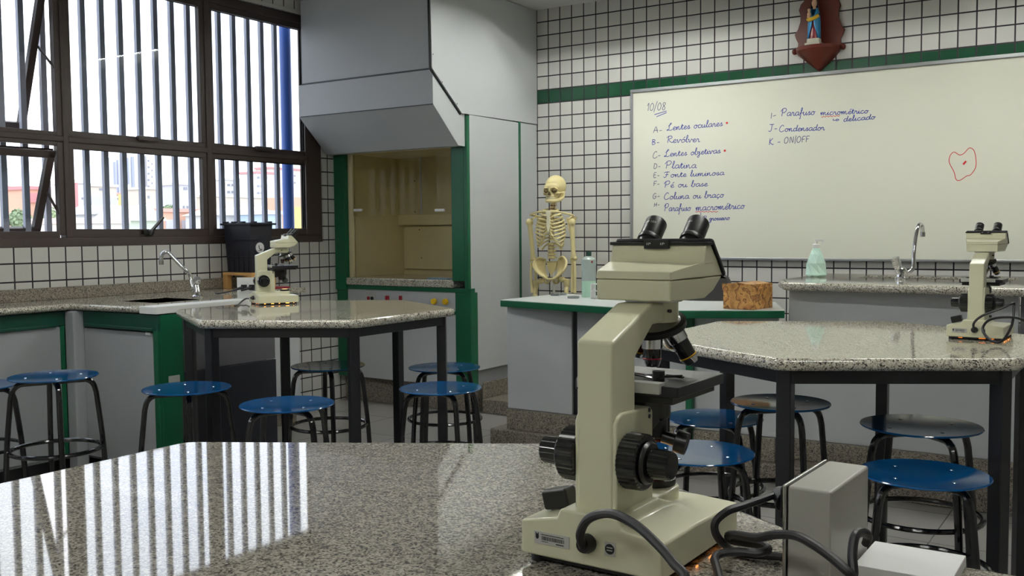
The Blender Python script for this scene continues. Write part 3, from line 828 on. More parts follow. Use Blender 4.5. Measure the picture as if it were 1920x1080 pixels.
GLY = {
 'a': (1.05, [[(.8,.9),(.45,1),(.1,.6),(.2,.08),(.5,.08),(.78,.5),(.84,.95),(.8,.25),(.95,.02),(1.1,.2)]]),
 'b': (.95, [[(0,.2),(.3,1.2),(.42,2.0),(.25,2.1),(.18,1.2),(.2,.1),(.5,0),(.78,.4),(.6,.85),(.75,.95),(1,.8)]]),
 'c': (.85, [[(.72,.8),(.45,1),(.12,.6),(.2,.1),(.5,0),(.9,.25)]]),
 'ç': (.85, [[(.72,.8),(.45,1),(.12,.6),(.2,.1),(.5,0),(.9,.25)],[(.45,0),(.5,-.25),(.3,-.4)]]),
 'd': (1.05, [[(.75,.9),(.4,1),(.1,.55),(.2,.05),(.55,.1),(.8,.7),(.95,2.0),(.82,1.2),(.82,.15),(1.1,.2)]]),
 'e': (.8, [[(.05,.35),(.45,.5),(.62,.8),(.42,1),(.15,.65),(.2,.1),(.5,0),(.85,.3)]]),
 'é': (.8, [[(.05,.35),(.45,.5),(.62,.8),(.42,1),(.15,.65),(.2,.1),(.5,0),(.85,.3)],[(.4,1.35),(.75,1.75)]]),
 'f': (.7, [[(.05,.3),(.4,1.3),(.5,2.0),(.32,2.1),(.25,1.2),(.2,-.9),(.05,-.8)],[(.05,.6),(.6,.7)]]),
 'g': (.95, [[(.75,.9),(.4,1),(.1,.6),(.25,.1),(.6,.3),(.78,.95),(.74,-.5),(.45,-.95),(.3,-.6),(.95,.15)]]),
 'i': (.5, [[(0,.2),(.2,.95),(.18,.15),(.35,0),(.55,.25)],[(.22,1.4),(.26,1.46)]]),
 'í': (.5, [[(0,.2),(.2,.95),(.18,.15),(.35,0),(.55,.25)],[(.15,1.3),(.5,1.75)]]),
 'j': (.55, [[(.0,.2),(.25,.95),(.2,-.6),(-.05,-.9),(-.15,-.5),(.55,.25)],[(.25,1.4),(.29,1.46)]]),
 'l': (.55, [[(0,.2),(.35,1.3),(.42,2.0),(.25,2.1),(.18,1.2),(.2,.2),(.35,0),(.6,.25)]]),
 'm': (1.5, [[(0,.5),(.15,.95),(.18,0),(.35,.8),(.55,.95),(.6,0),(.8,.8),(1.0,.95),(1.05,.15),(1.25,0),(1.5,.3)]]),
 'n': (1.1, [[(0,.5),(.15,.95),(.18,0),(.38,.8),(.6,.95),(.66,.15),(.85,0),(1.1,.3)]]),
 'o': (.95, [[(.5,1),(.15,.7),(.15,.15),(.5,0),(.75,.4),(.6,.9),(.4,.95),(.7,.8),(1,.85)]]),
 'ó': (.95, [[(.5,1),(.15,.7),(.15,.15),(.5,0),(.75,.4),(.6,.9),(.4,.95),(.7,.8),(1,.85)],[(.45,1.3),(.8,1.7)]]),
 'r': (.8, [[(0,.3),(.2,1),(.3,.85),(.5,.85),(.5,.2),(.65,0),(.85,.25)]]),
 's': (.75, [[(0,.2),(.4,1),(.5,.6),(.45,.1),(.15,.05),(.4,.05),(.8,.3)]]),
 't': (.65, [[(0,.2),(.3,1.6),(.25,.3),(.4,0),(.7,.25)],[(.05,1.1),(.6,1.15)]]),
 'u': (1.05, [[(0,.5),(.15,.95),(.15,.2),(.4,0),(.65,.4),(.75,.95),(.72,.2),(.9,0),(1.1,.3)]]),
 'v': (.95, [[(0,.6),(.15,.95),(.3,.05),(.45,.1),(.7,.95),(.85,.75),(1,.8)]]),
 ' ': (.8, []), '-': (.9, [[(.1,.55),(.7,.6)]]), '.': (.3, [[(.1,0),(.14,.04)]]), '/': (.7, [[(.0,-.4),(.6,2.3)]]), '|': (.5, [[(.2,-.3),(.3,2.2)]]),
 'A': (1.3, [[(0,0),(.5,1.9),(1.0,0)],[(.15,.7),(1.05,.75)]]),
 'B': (1.2, [[(.1,1.8),(.15,0),(.7,.1),(.85,.6),(.2,1.0),(.7,1.2),(.65,1.75),(.0,1.85)]]),
 'C': (1.4, [[(1.1,1.7),(.75,2.1),(.25,1.4),(.15,.5),(.5,-.05),(1.0,.1),(1.3,.4)]]),
 'D': (1.4, [[(.2,1.8),(.2,0),(.8,.1),(1.05,.9),(.7,1.7),(.05,1.8)]]),
 'E': (1.1, [[(.8,1.8),(.15,1.75),(.15,0),(.85,.02)],[(.15,.95),(.7,1)]]),
 'F': (1.1, [[(.95,1.75),(.15,1.7),(.15,0)],[(.15,.9),(.75,.95)]]),
 'Q': (1.5, [[(.0,1.6),(.5,1.9),(1.2,1.9)],[(.7,1.9),(.55,.4),(.25,.0),(.0,.3)],[(.3,.95),(1.0,1.0)]]),
 'G': (1.3, [[(.95,1.5),(.6,1.8),(.15,1.2),(.2,.3),(.6,0),(.95,.4),(.95,.8),(.5,.8)]]),
 'H': (1.2, [[(.15,1.8),(.12,0)],[(.85,1.85),(.85,0)],[(.1,.9),(1,.95)]]),
 'I': (.5, [[(.2,1.8),(.2,0)]]),
 'J': (1.4, [[(.2,1.9),(1.3,1.9)],[(.8,1.9),(.75,.3),(.4,-.1),(.1,.1)]]),
 'K': (1.3, [[(.2,1.9),(.2,0)],[(.9,1.9),(.25,.9),(.7,.3),(1.0,0),(1.2,.2)]]),
 'L': (1.35, [[(.25,1.3),(.6,1.6),(.95,2.05),(.75,2.2),(.55,1.7),(.5,.9),(.42,.25),(.15,.02),(.05,.2),(.35,.22),(.85,.0),(1.3,.25)]]),
 'N': (1.4, [[(.2,0),(.25,1.9),(1.0,.05),(1.05,1.95)]]),
 'O': (1.5, [[(.7,1.95),(.2,1.3),(.25,.3),(.7,0),(1.15,.6),(1.1,1.5),(.65,1.95)]]),
 'P': (1.3, [[(.3,1.9),(.2,0)],[(-.1,1.3),(.3,2.1),(.9,2.2),(1.1,1.6),(.7,1.0),(.3,1.0)]]),
 'R': (1.3, [[(.3,1.9),(.2,0)],[(-.1,1.5),(.3,2.0),(.9,2.0),(1.0,1.5),(.4,1.0),(.8,.3),(1.2,.05),(1.35,.3)]]),
 '0': (1.2, [[(.6,1.9),(.2,1.3),(.2,.4),(.55,0),(.95,.5),(.95,1.4),(.6,1.9)]]),
 '1': (.7, [[(.1,1.2),(.45,1.9),(.4,0)]]),
 '8': (1.2, [[(.9,1.6),(.5,1.9),(.25,1.4),(.85,.6),(.6,0),(.2,.3),(.45,.9),(.9,1.6)]]),
 '>': (1.0, [[(.1,1.1),(.1,.3),(.6,.35)],[(.6,.8),(1.0,.35),(.6,-.05),(.6,.8)]]),
}
def ribbon(mb, pts, w=.0046):
    """flat ink stroke on the board (x, z points)"""
    P = [Vector((p[0], 0, p[1])) for p in pts]
    L, R_ = [], []
    for i, p in enumerate(P):
        t = P[min(i+1, len(P)-1)] - P[max(i-1, 0)]
        if t.length < 1e-9: t = Vector((1, 0, 0))
        t.normalize(); q = Vector((-t.z, 0, t.x))*(w/2)
        L.append(p+q); R_.append(p-q)
    Y = -.0206
    mb.grid([[Vector((v.x, Y, v.z)) for v in L], [Vector((v.x, Y, v.z)) for v in R_]])
def onb(px, py):
    p = at(px, py, 'y', -.0206); return (p.x, p.z)
def handwrite(txt, a, b, xh, ink='ink_blue', w=.0042):
    """a line of handwriting with its baseline between two photo points, one mesh per word; xh = x-height in pixels"""
    tot = sum(GLY[c][0] for c in txt)
    mb = MB(); u = 0
    for c in txt + ' ':
        if c == ' ':
            if mb.v: mb.build('handwritten_word', M[ink], wb, world=True)
            mb = MB(); u += GLY[' '][0]; continue
        adv, strokes = GLY[c]
        for s_ in strokes:
            q = []
            for x, y in s_:
                k = (u+x)/tot
                q.append((a[0]+(b[0]-a[0])*k + y*xh*.12, a[1]+(b[1]-a[1])*k - y*xh))
            q = smooth_path([(x, y, 0) for x, y in q], 4) if len(q) > 2 else [Vector((x, y, 0)) for x, y in q]
            ribbon(mb, [onb(v.x, v.y) for v in q], w)
        u += adv
LINES = [
 ('10/08', (1212, 208), (1249, 206), 7.5, 'ink_grey'),
 ('A-', (1225, 249), (1242, 248), 6, 'ink_grey'), ('Lentes oculares', (1250, 245), (1355, 236), 6.2),
 ('B-', (1222, 271), (1237, 270), 5, 'ink_blue'), ('Revólver', (1250, 268), (1312, 266), 6.2),
 ('C-', (1223, 297), (1239, 295), 6, 'ink_grey'), ('Lentes objetivas', (1245, 294), (1351, 287), 6.0),
 ('D-', (1225, 316), (1239, 315), 5, 'ink_grey'), ('Platina', (1247, 316), (1306, 315), 6.4),
 ('E-', (1225, 333), (1237, 332), 5, 'ink_grey'), ('Qonte luminosa', (1244, 333), (1358, 328), 5.4),
 ('F-', (1225, 349), (1237, 348), 5, 'ink_grey'), ('Pé ou base', (1245, 352), (1327, 349), 5.6),
 ('G-', (1223, 373), (1238, 371), 5.5, 'ink_grey'), ('Coluna ou braço', (1244, 374), (1357, 370), 6.0),
 ('H-', (1226, 388), (1237, 386), 4, 'ink_grey'), ('Parafuso', (1245, 396), (1295, 395), 6.4), ('macrométrico', (1304, 395), (1396, 391), 6.6),
 ('R grosseiro', (1318, 414), (1368, 412), 4.4),
 ('I-', (1444, 223), (1456, 219), 6, 'ink_grey'), ('Parafuso', (1464, 218), (1528, 215), 6.6), ('micrométrico', (1538, 216), (1628, 212), 5.4),
 ('>', (1561, 227), (1573, 226), 4), ('delicado', (1581, 228), (1641, 223), 5),
 ('J-', (1440, 246), (1458, 245), 6.5), ('Condensador', (1460, 247), (1546, 244), 5.8),
 ('K -', (1441, 272), (1464, 270), 6.5, 'ink_blue'), ('ON|OFF', (1469, 269), (1518, 266), 6.2, 'ink_grey'),
]
for l in LINES: handwrite(l[0], l[1], l[2], l[3], l[4] if len(l) > 4 else 'ink_blue')
for a, b in (((1227, 215), (1250, 208)), ((1231, 219), (1250, 211)), ((1314, 399), (1314, 408))):
    mb = MB(); ribbon(mb, [onb(*a), onb(*b)]); mb.build('underline', M['ink_blue'], wb, world=True)
for a, b in (((1304, 397), (1346, 397)), ((1540, 219), (1575, 217))):
    mb = MB(); ribbon(mb, [onb(a[0]+(b[0]-a[0])*i/24, a[1]+(b[1]-a[1])*i/24+1.0*math.sin(i*1.5)) for i in range(25)], .0036)
    mb.build('red_underline', M['ink_red'], wb, world=True)
for px, py in ((1363, 230.5), (1359, 282.5)):
    x, z = onb(px, py); mb = MB(); mb.add([(x+.008*math.cos(i*.7854), -.0207, z+.008*math.sin(i*.7854)) for i in range(8)], [tuple(range(8))])
    mb.build('red_dot', M['ink_red'], wb, world=True)
cell = [(1440,500),(1445,450),(1475,420),(1515,442),(1550,430),(1590,390),(1625,410),(1640,480),(1635,540),(1600,590),(1570,600),(1520,632),(1490,625),(1475,570)]
mb = MB(); ribbon(mb, [onb(v.x, v.y) for v in smooth_path([(1420+x/4, 180+y/4, 0) for x, y in cell], 5, closed=True)] + [onb(1420+1440/4, 180+500/4)], .004)
mb.build('red_outline', M['ink_red'], wb, world=True)
mb = MB(); ribbon(mb, [onb(1806, 308.5), onb(1811.5, 302)], .011); mb.build('red_dash', M['ink_red'], wb, world=True)
# ------------------------------------------------------------------ microscopes
AX = .150           # optical axis, distance forward of the rear of the base
def make_microscope():
    t = thing('microscope', '', 'microscope', (0, 0, 0))
    E = M['enamel']
    # base: low wings sloping up to a raised middle block
    zb = .009
    b = MB()
    rows = []
    for y, w, m, t_ in ((0, .047, .0565, .0665), (.098, .047, .0565, .0665), (.122, .046, .0535, .0585), (.150, .045, .0495, .0505), (.208, .0435, .046, .0462)):
        rows.append([(-.087, y, zb), (.087, y, zb), (.087, y, w), (.040, y, m), (.036, y, t_), (-.036, y, t_), (-.040, y, m), (-.087, y, w)])
    k = 8
    b.add([p for r_ in rows for p in r_], [(j*k+i, j*k+(i+1) % k, (j+1)*k+(i+1) % k, (j+1)*k+i) for j in range(4) for i in range(k)] + [tuple(range(k)), tuple(4*k+i for i in range(k))])
    b.prism(round_poly([(-.034, .06), (.034, .06), (.028, .186), (-.028, .186)], .025, 6), .040, .0645)
    base = b.build('base', E, t, bevel=.003, seg=3)
    for x in (-.072, .072):
        for y in (.016, .192):
            MB().cyl((x, y, 0), (x, y, .0095), .010, n=14).build('foot', M['black_rubber'], t)
    MB().box((-.078, .008, .0035), (.078, .2, .0092)).build('bottom_plate', M['black_paint'], t)
    vg = MB()  # glowing slots stand for lamp light leaking under the base
    for y, l in ((.030, .008), (.066, .014), (.105, .006), (.142, .018), (.182, .007)): vg.box((.0775, y, .0052), (.0790, y+l, .0078))
    for x, l in ((-.05, .012), (.012, .020), (.05, .008)): vg.box((x, .0065, .0052), (x+l, .0080, .0078))
    for i in range(len(vg.v)//8): MB().add(vg.v[i*8:i*8+8], [(3,2,1,0),(4,5,6,7),(0,1,5,4),(1,2,6,5),(2,3,7,6),(3,0,4,7)]).build('vent_light', M['vent_glow'] if i < 5 else M['vent_dim'], t)
    # asset label, badge, cord socket
    lb = MB().box((-.0685, -.0012, .0235), (-.0232, .0005, .0375)).build('asset_label', M['label'], base, bevel=.0004)
    bars = MB(); q = random.Random(3); x = -.0585
    while x < -.0285:
        w = q.choice((.0004, .0007, .0011)); bars.box((x, -.0014, .0285), (x+w, -.0011, .0328)); x += w+q.choice((.0005, .0009))
    bars.box((-.059, -.0014, .0342), (-.030, -.0011, .0350)); bars.box((-.040, -.0014, .0258), (-.030, -.0011, .0270)); bars.box((-.059, -.0014, .0266), (-.050, -.0011, .0272))
    bars.build('barcode', M['black_paint'], lb)
    MB().ell((-.0645, -.0012, .0318), (.0022, .0004, .0032), 12, 8).box((-.0665, -.0014, .0335), (-.0655, -.001, .0362)).box((-.0635, -.0014, .0335), (-.0625, -.001, .0362)).build('crest', M['black_paint'], lb)
    bd = MB().box((.0205, -.001, .0255), (.0335, .0005, .0405)).build('badge', M['label'], base, bevel=.0003)
    MB().cyl((.027, -.0006, .0332), (.027, -.0014, .0332), .0056, n=20).build('disc', M['black_paint'], bd)
    mk = MB()
    for dz in (.0016, -.0014): mk.box((.0235, -.0016, .0332+dz-.0006), (.0305, -.0013, .0332+dz+.0006))
    mk.build('mark', M['label'], bd)
    MB().tube([(0, .002, .035), (0, -.006, .035), (0, -.012, .035)], [.0105, .0105, .008], 16).build('cord_grommet', M['black_rubber'], t)
    rk = MB(); T = Matrix.Translation((-.062, .045, .060)) @ Matrix.Rotation(math.radians(-14), 4, 'Y')
    rk.box((-.017, -.012, -.006), (.017, .012, .016), T); rk.build('dimmer_knob', M['black_plastic'], t, bevel=.003)
    # arm
    side = [(.015, .06), (.015, .2515), (.098, .2835), (.108, .2865), (.172, .2865), (.172, .264), (.112, .262), (.068, .229), (.068, .06)]
    MB().prism(side, -.0225, .0225, 'x').build('arm', E, t, bevel=.004, seg=3)
    pl = [(.0165, .055), (.0165, .163), (.021, .170), (.030, .1735), (.098, .1705), (.104, .166), (.104, .055)]
    MB().prism(pl, -.0262, .0262, 'x').build('focus_housing', E, t, bevel=.003, seg=3)
    for z in (.160, .167): MB().cyl((.0255, .094, z), (.0268, .094, z), .0026, n=12).build('screw', M['black_plastic'], t)
    # head seat
    MB().lathe([(0, .262), (.0285, .262), (.0295, .266), (.0295, .2865), (0, .2865)], 40, Matrix.Translation((0, AX+.008, 0))).build('head_mount', E, t)
    MB().lathe([(0, .2860), (.034, .2860), (.034, .2895), (0, .2895)], 40, Matrix.Translation((0, AX+.008, 0))).build('mount_ring', M['steel'], t)
    MB().cyl((.0265, AX-.006, .276), (.0296, AX-.008, .276), .0022, n=10).build('lock_screw', M['black_plastic'], t)
    # revolving nosepiece
    c = Vector((0, AX+.020, .255)); al = math.radians(22)
    TN = Matrix.Translation(c) @ Matrix.Rotation(al, 4, 'X')
    MB().lathe([(0, -.012), (.012, -.012), (.027, -.004), (.0305, -.001), (.0305, .004), (.026, .007), (.022, .012), (0, .012)], 44, TN).build('nosepiece', M['steel'], t)
    MB().lathe([(.0285, -.003), (.0345, -.002), (.0345, .0045), (.0285, .0055), (.0285, -.003)], 44, TN).build('nosepiece_ring', M['black_plastic'], t)
    lens = [(0, 0, .034), (0, 0, .044), (0, 0, .045), (0, 0, .038)]
    for k in range(4):
        a = math.radians(-90+90*k)
        p = c + (Matrix.Rotation(al, 4, 'X') @ Vector((.0195*math.cos(a), .0195*math.sin(a), -.006)))
        d = Matrix.Rotation(al, 4, 'X') @ Vector((math.sin(al)*math.cos(a), math.sin(al)*math.sin(a), -math.cos(al)))
        T = Matrix.Translation(p) @ Vector((0, 0, 1)).rotation_difference(d).to_matrix().to_4x4()
        L = lens[k][2]
        ob = MB().lathe([(0, -.002), (.0115, -.002), (.0118, .006), (.0112, .011), (.0108, .0112), (.0108, L-.010), (.0100, L-.006), (.0072, L), (0, L)], 28, T).build('objective', M['copper'] if k == 3 else M['black_gloss'], t)
        MB().lathe([(.0112, -.003), (.0126, -.002), (.0126, .0125), (.0112, .0138), (.0112, -.003)], 28, T).build('collar', M['chrome'], ob)
        MB().lathe([(.0104, L-.0105), (.0112, L-.0098), (.0112, L-.0088), (.0104, L-.0085), (.0104, L-.0105)], 28, T).build('colour_band', M['gold'] if k != 0 else M['red'], ob)
        MB().lathe([(.0104, L-.0083), (.0110, L-.0080), (.0104, L-.0055), (.0080, L+.0004), (.0045, L+.0004), (.0104, L-.0083)], 28, T).build('tip', M['chrome'], ob)
        if k in (2, 1):
            TT = T @ Matrix.Rotation(math.radians(-60 if k == 2 else 150), 4, 'Z') @ Matrix.Translation((0, 0, (L+.001)/2)) @ Matrix.Rotation(math.radians(90), 4, 'X') @ Matrix.Rotation(math.pi, 4, 'Z')
            m1 = text_mesh('10/0.25', .0058, .0109); m2 = text_mesh('160/0.17', .0042, .0109)
            mm = MB(); mm.add(m1.v, m1.f, TT @ Matrix.Translation((0, .0028, 0))); mm.add(m2.v, m2.f, TT @ Matrix.Translation((0, -.0030, 0)))
            mm.build('lettering', M['text_white'], ob)
    # stage
    sz = .197
    MB().prism(round_poly([(-.066, .084), (.066, .084), (.066, .216), (-.066, .216)], .004, 3), sz-.0125, sz).build('stage', M['black_paint'], t, bevel=.0012)
    MB().prism([(-.058, .088), (.058, .088), (.058, .205), (.05, .212), (-.058, .212)], sz-.021, sz-.0128).build('stage_underplate', M['black_plastic'], t, bevel=.001)
    MB().box((-.060, .0785, sz-.009), (.046, .093, sz+.0035)).build('slide_rail', M['label'], t, bevel=.0008)
    MB().cyl((-.004, .100, sz), (-.004, .100, sz+.016), .0042, n=14).build('holder_post', M['chrome'], t)
    hp = smooth_path([(-.05, .118, sz+.004), (-.02, .130, sz+.004), (.012, .120, sz+.004), (.036, .104, sz+.004)], 5)
    MB().tube(hp, .0042, 8, flat=.45).build('slide_holder', M['black_gloss'], t)
    MB().cyl((.030, .110, sz+.001), (.030, .110, sz+.013), .0072, n=16).build('holder_screw', M['black_plastic'], t)
    MB().tube([(.028, .112, sz+.006), (.056, .118, sz+.008)], .0026, 8, flat=.6).build('slide_finger', M['black_gloss'], t)
    MB().tube([(.0, .135, sz+.0025), (.02, .150, sz+.0025), (.045, .142, sz+.0025)], .0035, 8, flat=.4).build('slide_finger', M['black_gloss'], t)
    br = MB().prism([(.100, sz-.02), (.100, .142), (.112, .135), (.150, .150), (.170, sz-.03), (.170, sz-.02)], -.018, .018, 'x')
    br.build('stage_bracket', M['black_plastic'], t, bevel=.002)
    # condenser
    MB().lathe([(0, .122), (.0165, .122), (.0205, .126), (.0205, .146), (.024, .150), (.024, .166), (.020, .170), (.020, sz-.012), (0, sz-.012)], 32, Matrix.Translation((0, AX, 0))).build('condenser', M['black_plastic'], t)
    MB().lathe([(.0168, .1215), (.0182, .1205), (.0182, .1232), (.0168, .1235), (.0168, .1215)], 32, Matrix.Translation((0, AX, 0))).build('filter_ring', M['copper'], t)
    kb = MB().tube([(.016, AX-.002, .126), (.032, AX+.002, .122)], [.0075, .0075], 14)
    kb.tube([(.032, AX+.002, .122), (.045, AX+.005, .1185)], [.0140, .0135], 18)
    kb.build('condenser_knob', M['black_plastic'], t, bevel=.0008)
    # lamp in the base
    lp = MB().lathe([(0, .062), (.024, .062), (.025, .066), (.025, .072), (.0215, .0745), (.0165, .073), (0, .073)], 36, Matrix.Translation((0, AX+.012, 0))).build('lamp_ring', M['black_plastic'], t)
    MB().ell((0, AX+.012, .0725), (.0165, .0165, .0030), 24, 8).build('lamp_lens', M['glow'], lp)
    # focus knobs
    for s in (-1, 1):
        ky, kz = .041, .1205
        def K(x0, x1, r0, r1, n=40, flute=0.0):
            mb = MB()
            vs, fs = [], []
            for x, r in ((x0, r0-.0015), (x0+.0015, r0), (x1-.0015, r1), (x1, r1-.0015)):
                for j in range(n):
                    rr = r*(1-flute*(j % 2))
                    q_ = 2*math.pi*j/n
                    vs.append((s*x, ky+rr*math.cos(q_), kz+rr*math.sin(q_)))
            for i in range(3):
                for j in range(n): fs.append((i*n+j, i*n+(j+1) % n, (i+1)*n+(j+1) % n, (i+1)*n+j))
            fs += [tuple(range(n)), tuple(3*n+j for j in range(n))]
            return mb.add(vs, fs)
        ck = K(.0265, .050, .031, .0305, 72, .03).build('coarse_knob', M['black_gloss'], t, ang=20)
        K(.050, .0555, .0235, .0225, 48).build('scale_ring', M['black_plastic'], ck)
        K(.0555, .080, .0165, .0158, 48, .03).build('fine_knob', M['black_gloss'], t, ang=20)
    # binocular head
    lo, hi = .2895, .3235
    n0 = [(-.0475, .104), (.0475, .104), (.060, .168), (.060, .196), (-.060, .196), (-.060, .168)]
    h = MB()
    def ring(pts): return [Vector(p) for p in pts]
    lowb = ring([(-.0475, .104, lo), (.0475, .104, lo), (.060, .170, lo), (.058, .200, lo+.008), (-.058, .200, lo+.008), (-.060, .170, lo)])
    lowt = ring([(-.0475, .104, .3135), (.0475, .104, .3135), (.062, .170, .3150), (.062, .219, .3150), (-.062, .219, .3150), (-.062, .170, .3150)])
    h.add(lowb+lowt, [(5,4,3,2,1,0), (6,7,8,9,10,11)] + [(i, (i+1) % 6, 6+(i+1) % 6, 6+i) for i in range(6)])
    h.build('head_body', E, t, bevel=.0022, seg=3)
    u = MB()
    ub = ring([(-.0478, .1035, .3140), (.0478, .1035, .3140), (.0622, .165, .3155), (.0622, .2192, .3155), (-.0622, .2192, .3155), (-.0622, .165, .3155)])
    um = ring([(-.0472, .104, .3235), (.0472, .104, .3235), (.0615, .166, .3345), (.0622, .2020, .3345), (-.0622, .2020, .3345), (-.0615, .166, .3345)])
    ut = ring([(-.0606, .1655, .3352), (.0606, .1655, .3352), (.0618, .1715, .3515), (.0622, .1830, .3515), (-.0622, .1830, .3515), (-.0618, .1715, .3515)])
    u.add(ub+um, [(5,4,3,2,1,0), (6,7,8,9,10,11)] + [(i, (i+1) % 6, 6+(i+1) % 6, 6+i) for i in range(6)])
    # upper housing as a wedge along x
    w = [(.1660, .334), (.1700, .3525), (.1835, .3525), (.2040, .333), (.2040, .330), (.1660, .330)]
    u.prism(w, -.0622, .0622, 'x')
    u.build('head_cover', E, t, bevel=.0018, seg=3)
    # black interpupillary plate facing forward and up
    dY, dZ = .6820, -.7314
    T = Matrix(((1,0,0,0), (0, dY, -dZ, .2018), (0, dZ, dY, .3355), (0,0,0,1)))     # local y runs down the slope, z is its normal
    pb = MB().prism(round_poly([(-.0645, -.0300), (.0645, -.0300), (.0645, .0300), (-.0645, .0300)], .004, 3), 0, .0042, 'z', T)
    pb.build('prism_plate', M['black_plastic'], t, bevel=.0008)
    MB().box((-.0645, .1675, .3522), (.0645, .1850, .3562)).build('top_strip', M['black_plastic'], t, bevel=.0008)
    tb = MB().box((-.0165, .1650, .3478), (.0165, .1690, .3590)).build('scale_tab', M['black_plastic'], t, bevel=.0006)
    mk = MB()
    for x in (-.009, .009):
        mk.box((x-.0035, .1647, .3525), (x-.0026, .1651, .3552)); mk.box((x-.0012, .1647, .3525), (x-.0004, .1651, .3552)); mk.box((x-.0012, .1647, .3545), (x+.0014, .1651, .3552)); mk.box((x+.0010, .1647, .3535), (x+.0016, .1651, .3552))
    mk.build('scale_mark', M['text_white'], tb)
    for k, s in enumerate((-1, 1)):
        ax = Vector((0, .70, .714)).normalized()
        c = Vector((s*.0285, .1935, .3475))
        TE = Matrix.Translation(c) @ Vector((0, 0, 1)).rotation_difference(ax).to_matrix().to_4x4()
        e = MB().lathe([(0, -.004), (.0125, -.004), (.0125, .0105), (.0146, .0115), (.0148, .0165), (.0142, .0178), (.0136, .018), (.0138, .043), (.0132, .0452), (.0120, .0465), (.0105, .0445), (0, .0440)], 40, TE).build('eyepiece', M['black_plastic'], t, ang=50)
        MB().lathe([(0, .0442), (.0100, .0442)], 24, TE).build('eye_lens', M['black_gloss'], e)
        tm = text_mesh('WF 10X' if k == 0 else 'WF 16X', .0047, .0139)
        TT = TE @ Matrix.Rotation(math.radians(0 if k == 0 else -34), 4, 'Z') @ Matrix.Translation((0, 0, .0335)) @ Matrix.Rotation(math.radians(90), 4, 'X')
        mm = MB(); mm.add(tm.v, tm.f, TT); mm.build('lettering', M['text_white'], e)
    return t
mic = make_microscope()
def place_mic(o, x, y, z, rz, label):
    o.location = (x, y, z); o.rotation_euler = (0, 0, math.radians(rz)); o['label'] = label; o['group'] = 'binocular microscopes on the tables'
    return o
mic_l = place_mic(copy_tree(mic), 1.2875, -2.842, .9005, -26, 'small looking cream microscope in side view on the left table by the window counter')
mic_r = place_mic(copy_tree(mic), 4.641, -2.764, .8935, -2, 'cream microscope seen from behind on the right table, black cord looped beside it')
place_mic(mic, 4.630, -5.364, .8955, -1.0, 'large cream binocular microscope close up in the foreground, dark knobs and lit lamp')

for c_ in list(mic.children):
    if c_.name.startswith('vent_light') and c_.data.materials[0].name.startswith('vent_dim'): bpy.data.objects.remove(c_)

def cord(name, pts, r, parent, m='black_rubber', k=8):
    return MB().tube(smooth_path(pts, k), r, 10).build(name, M[m], parent, world=False)
def L2(o, p):
    """room point -> local point of a placed thing"""
    T = Matrix.Translation(o.location) @ Matrix.Rotation(o.rotation_euler.z, 4, 'Z')
    return T.inverted() @ Vector(p)
NZ = .895
# foreground cord: out of the grommet, up and over, down across the table to the power box
def onx(px, py, y): return L2(mic, at(px, py, 'y', y))
def onz(px, py, z=NZ+.0045): return L2(mic, at(px, py, 'z', z))
pts = [Vector((0, -.012, .035)), onx(1088, 1000, -5.392), onx(1105, 972, -5.400), onx(1145, 963, -5.405), onx(1190, 983, -5.415), onx(1230, 1018, -5.43), onx(1262, 1055, -5.44), onx(1281, 1090, -5.45),
       L2(mic, (4.735, -5.465, NZ+.02)), L2(mic, (4.765, -5.48, NZ+.006)), L2(mic, (4.785, -5.50, NZ+.005))]
cord('power_cord', pts, .0048, mic)
# cord between base and box, standing clear of the table top
cord('power_cord', [L2(mic_r, p) for p in [(4.642, -2.776, .9285)]] + [L2(mic_r, at(px, py, 'y', y)) for px, py, y in
     [(1826, 606, -2.80), (1842, 592, -2.80), (1878, 578, -2.78), (1899, 569, -2.76), (1901, 575, -2.755), (1897, 610, -2.79), (1880, 638, -2.86), (1862, 640, -2.875), (1847, 628, -2.87), (1843, 614, -2.86), (1855, 600, -2.83), (1880, 595, -2.80), (1910, 597, -2.78), (1935, 610, -2.74)]], .0040, mic_r)
cord('power_cord', [L2(mic_l, p) for p in [(1.280, -2.854, .9355)]] + [L2(mic_l, at(px, py, 'z', z)) for px, py, z in
     [(470, 560, .925), (462, 560, .918), (456, 563, .914), (450, 568, .9065), (446, 572, .9055), (440, 574, .9055)]], .0042, mic_l)
# ------------------------------------------------------------------ power boxes and table things
pb = thing('power_box', 'grey metal power supply box standing on the foreground table at lower right', 'power supply', (4.842, -5.213, NZ+.0005), math.radians(-2), 'grey power supply boxes')
MB().prism(round_poly([(-.0205, -.0675), (.025, -.0675), (.025, .0675), (-.0205, .0675)], .004, 3), 0, .1045).build('housing', M['steel_box'], pb, bevel=.004, seg=3)
MB().box((-.0255, -.0685, .0), (-.0212, .0685, .1055)).build('cover_plate', M['steel'], pb, bevel=.002)
pg = MB().prism(round_poly([(-.020, -.015), (.018, -.015), (.018, .015), (-.020, .015)], .005), .030, .060, 'z', Matrix.Translation((-.0255, .022, .064)) @ Matrix.Rotation(math.radians(-90), 4, 'Y') @ Matrix.Translation((0, 0, -.030)))
pg.tube([(-.053, .022, .064), (-.060, .025, .067), (-.068, .028, .069)], [.0165, .012, .0075], 14)
plug = pg.build('plug', M['black_rubber'], pb, bevel=.0015)
def Lp(px, py, y): return L2(pb, at(px, py, 'y', y))
def Lz(px, py, z): return L2(pb, at(px, py, 'z', z))
c1 = [L2(pb, pb.matrix_basis @ Vector((-.064, .0275, .0685))), Lp(1395, 948, -5.23), Lp(1365, 958, -5.25), Lp(1342, 978, -5.262), Lp(1342, 1000, -5.264), Lp(1357, 1020, -5.255), Lz(1378, 1034, NZ+.006), Lz(1410, 1040, NZ+.0055), Lz(1450, 1043, NZ+.0055), Lz(1480, 1046, NZ+.0055)]
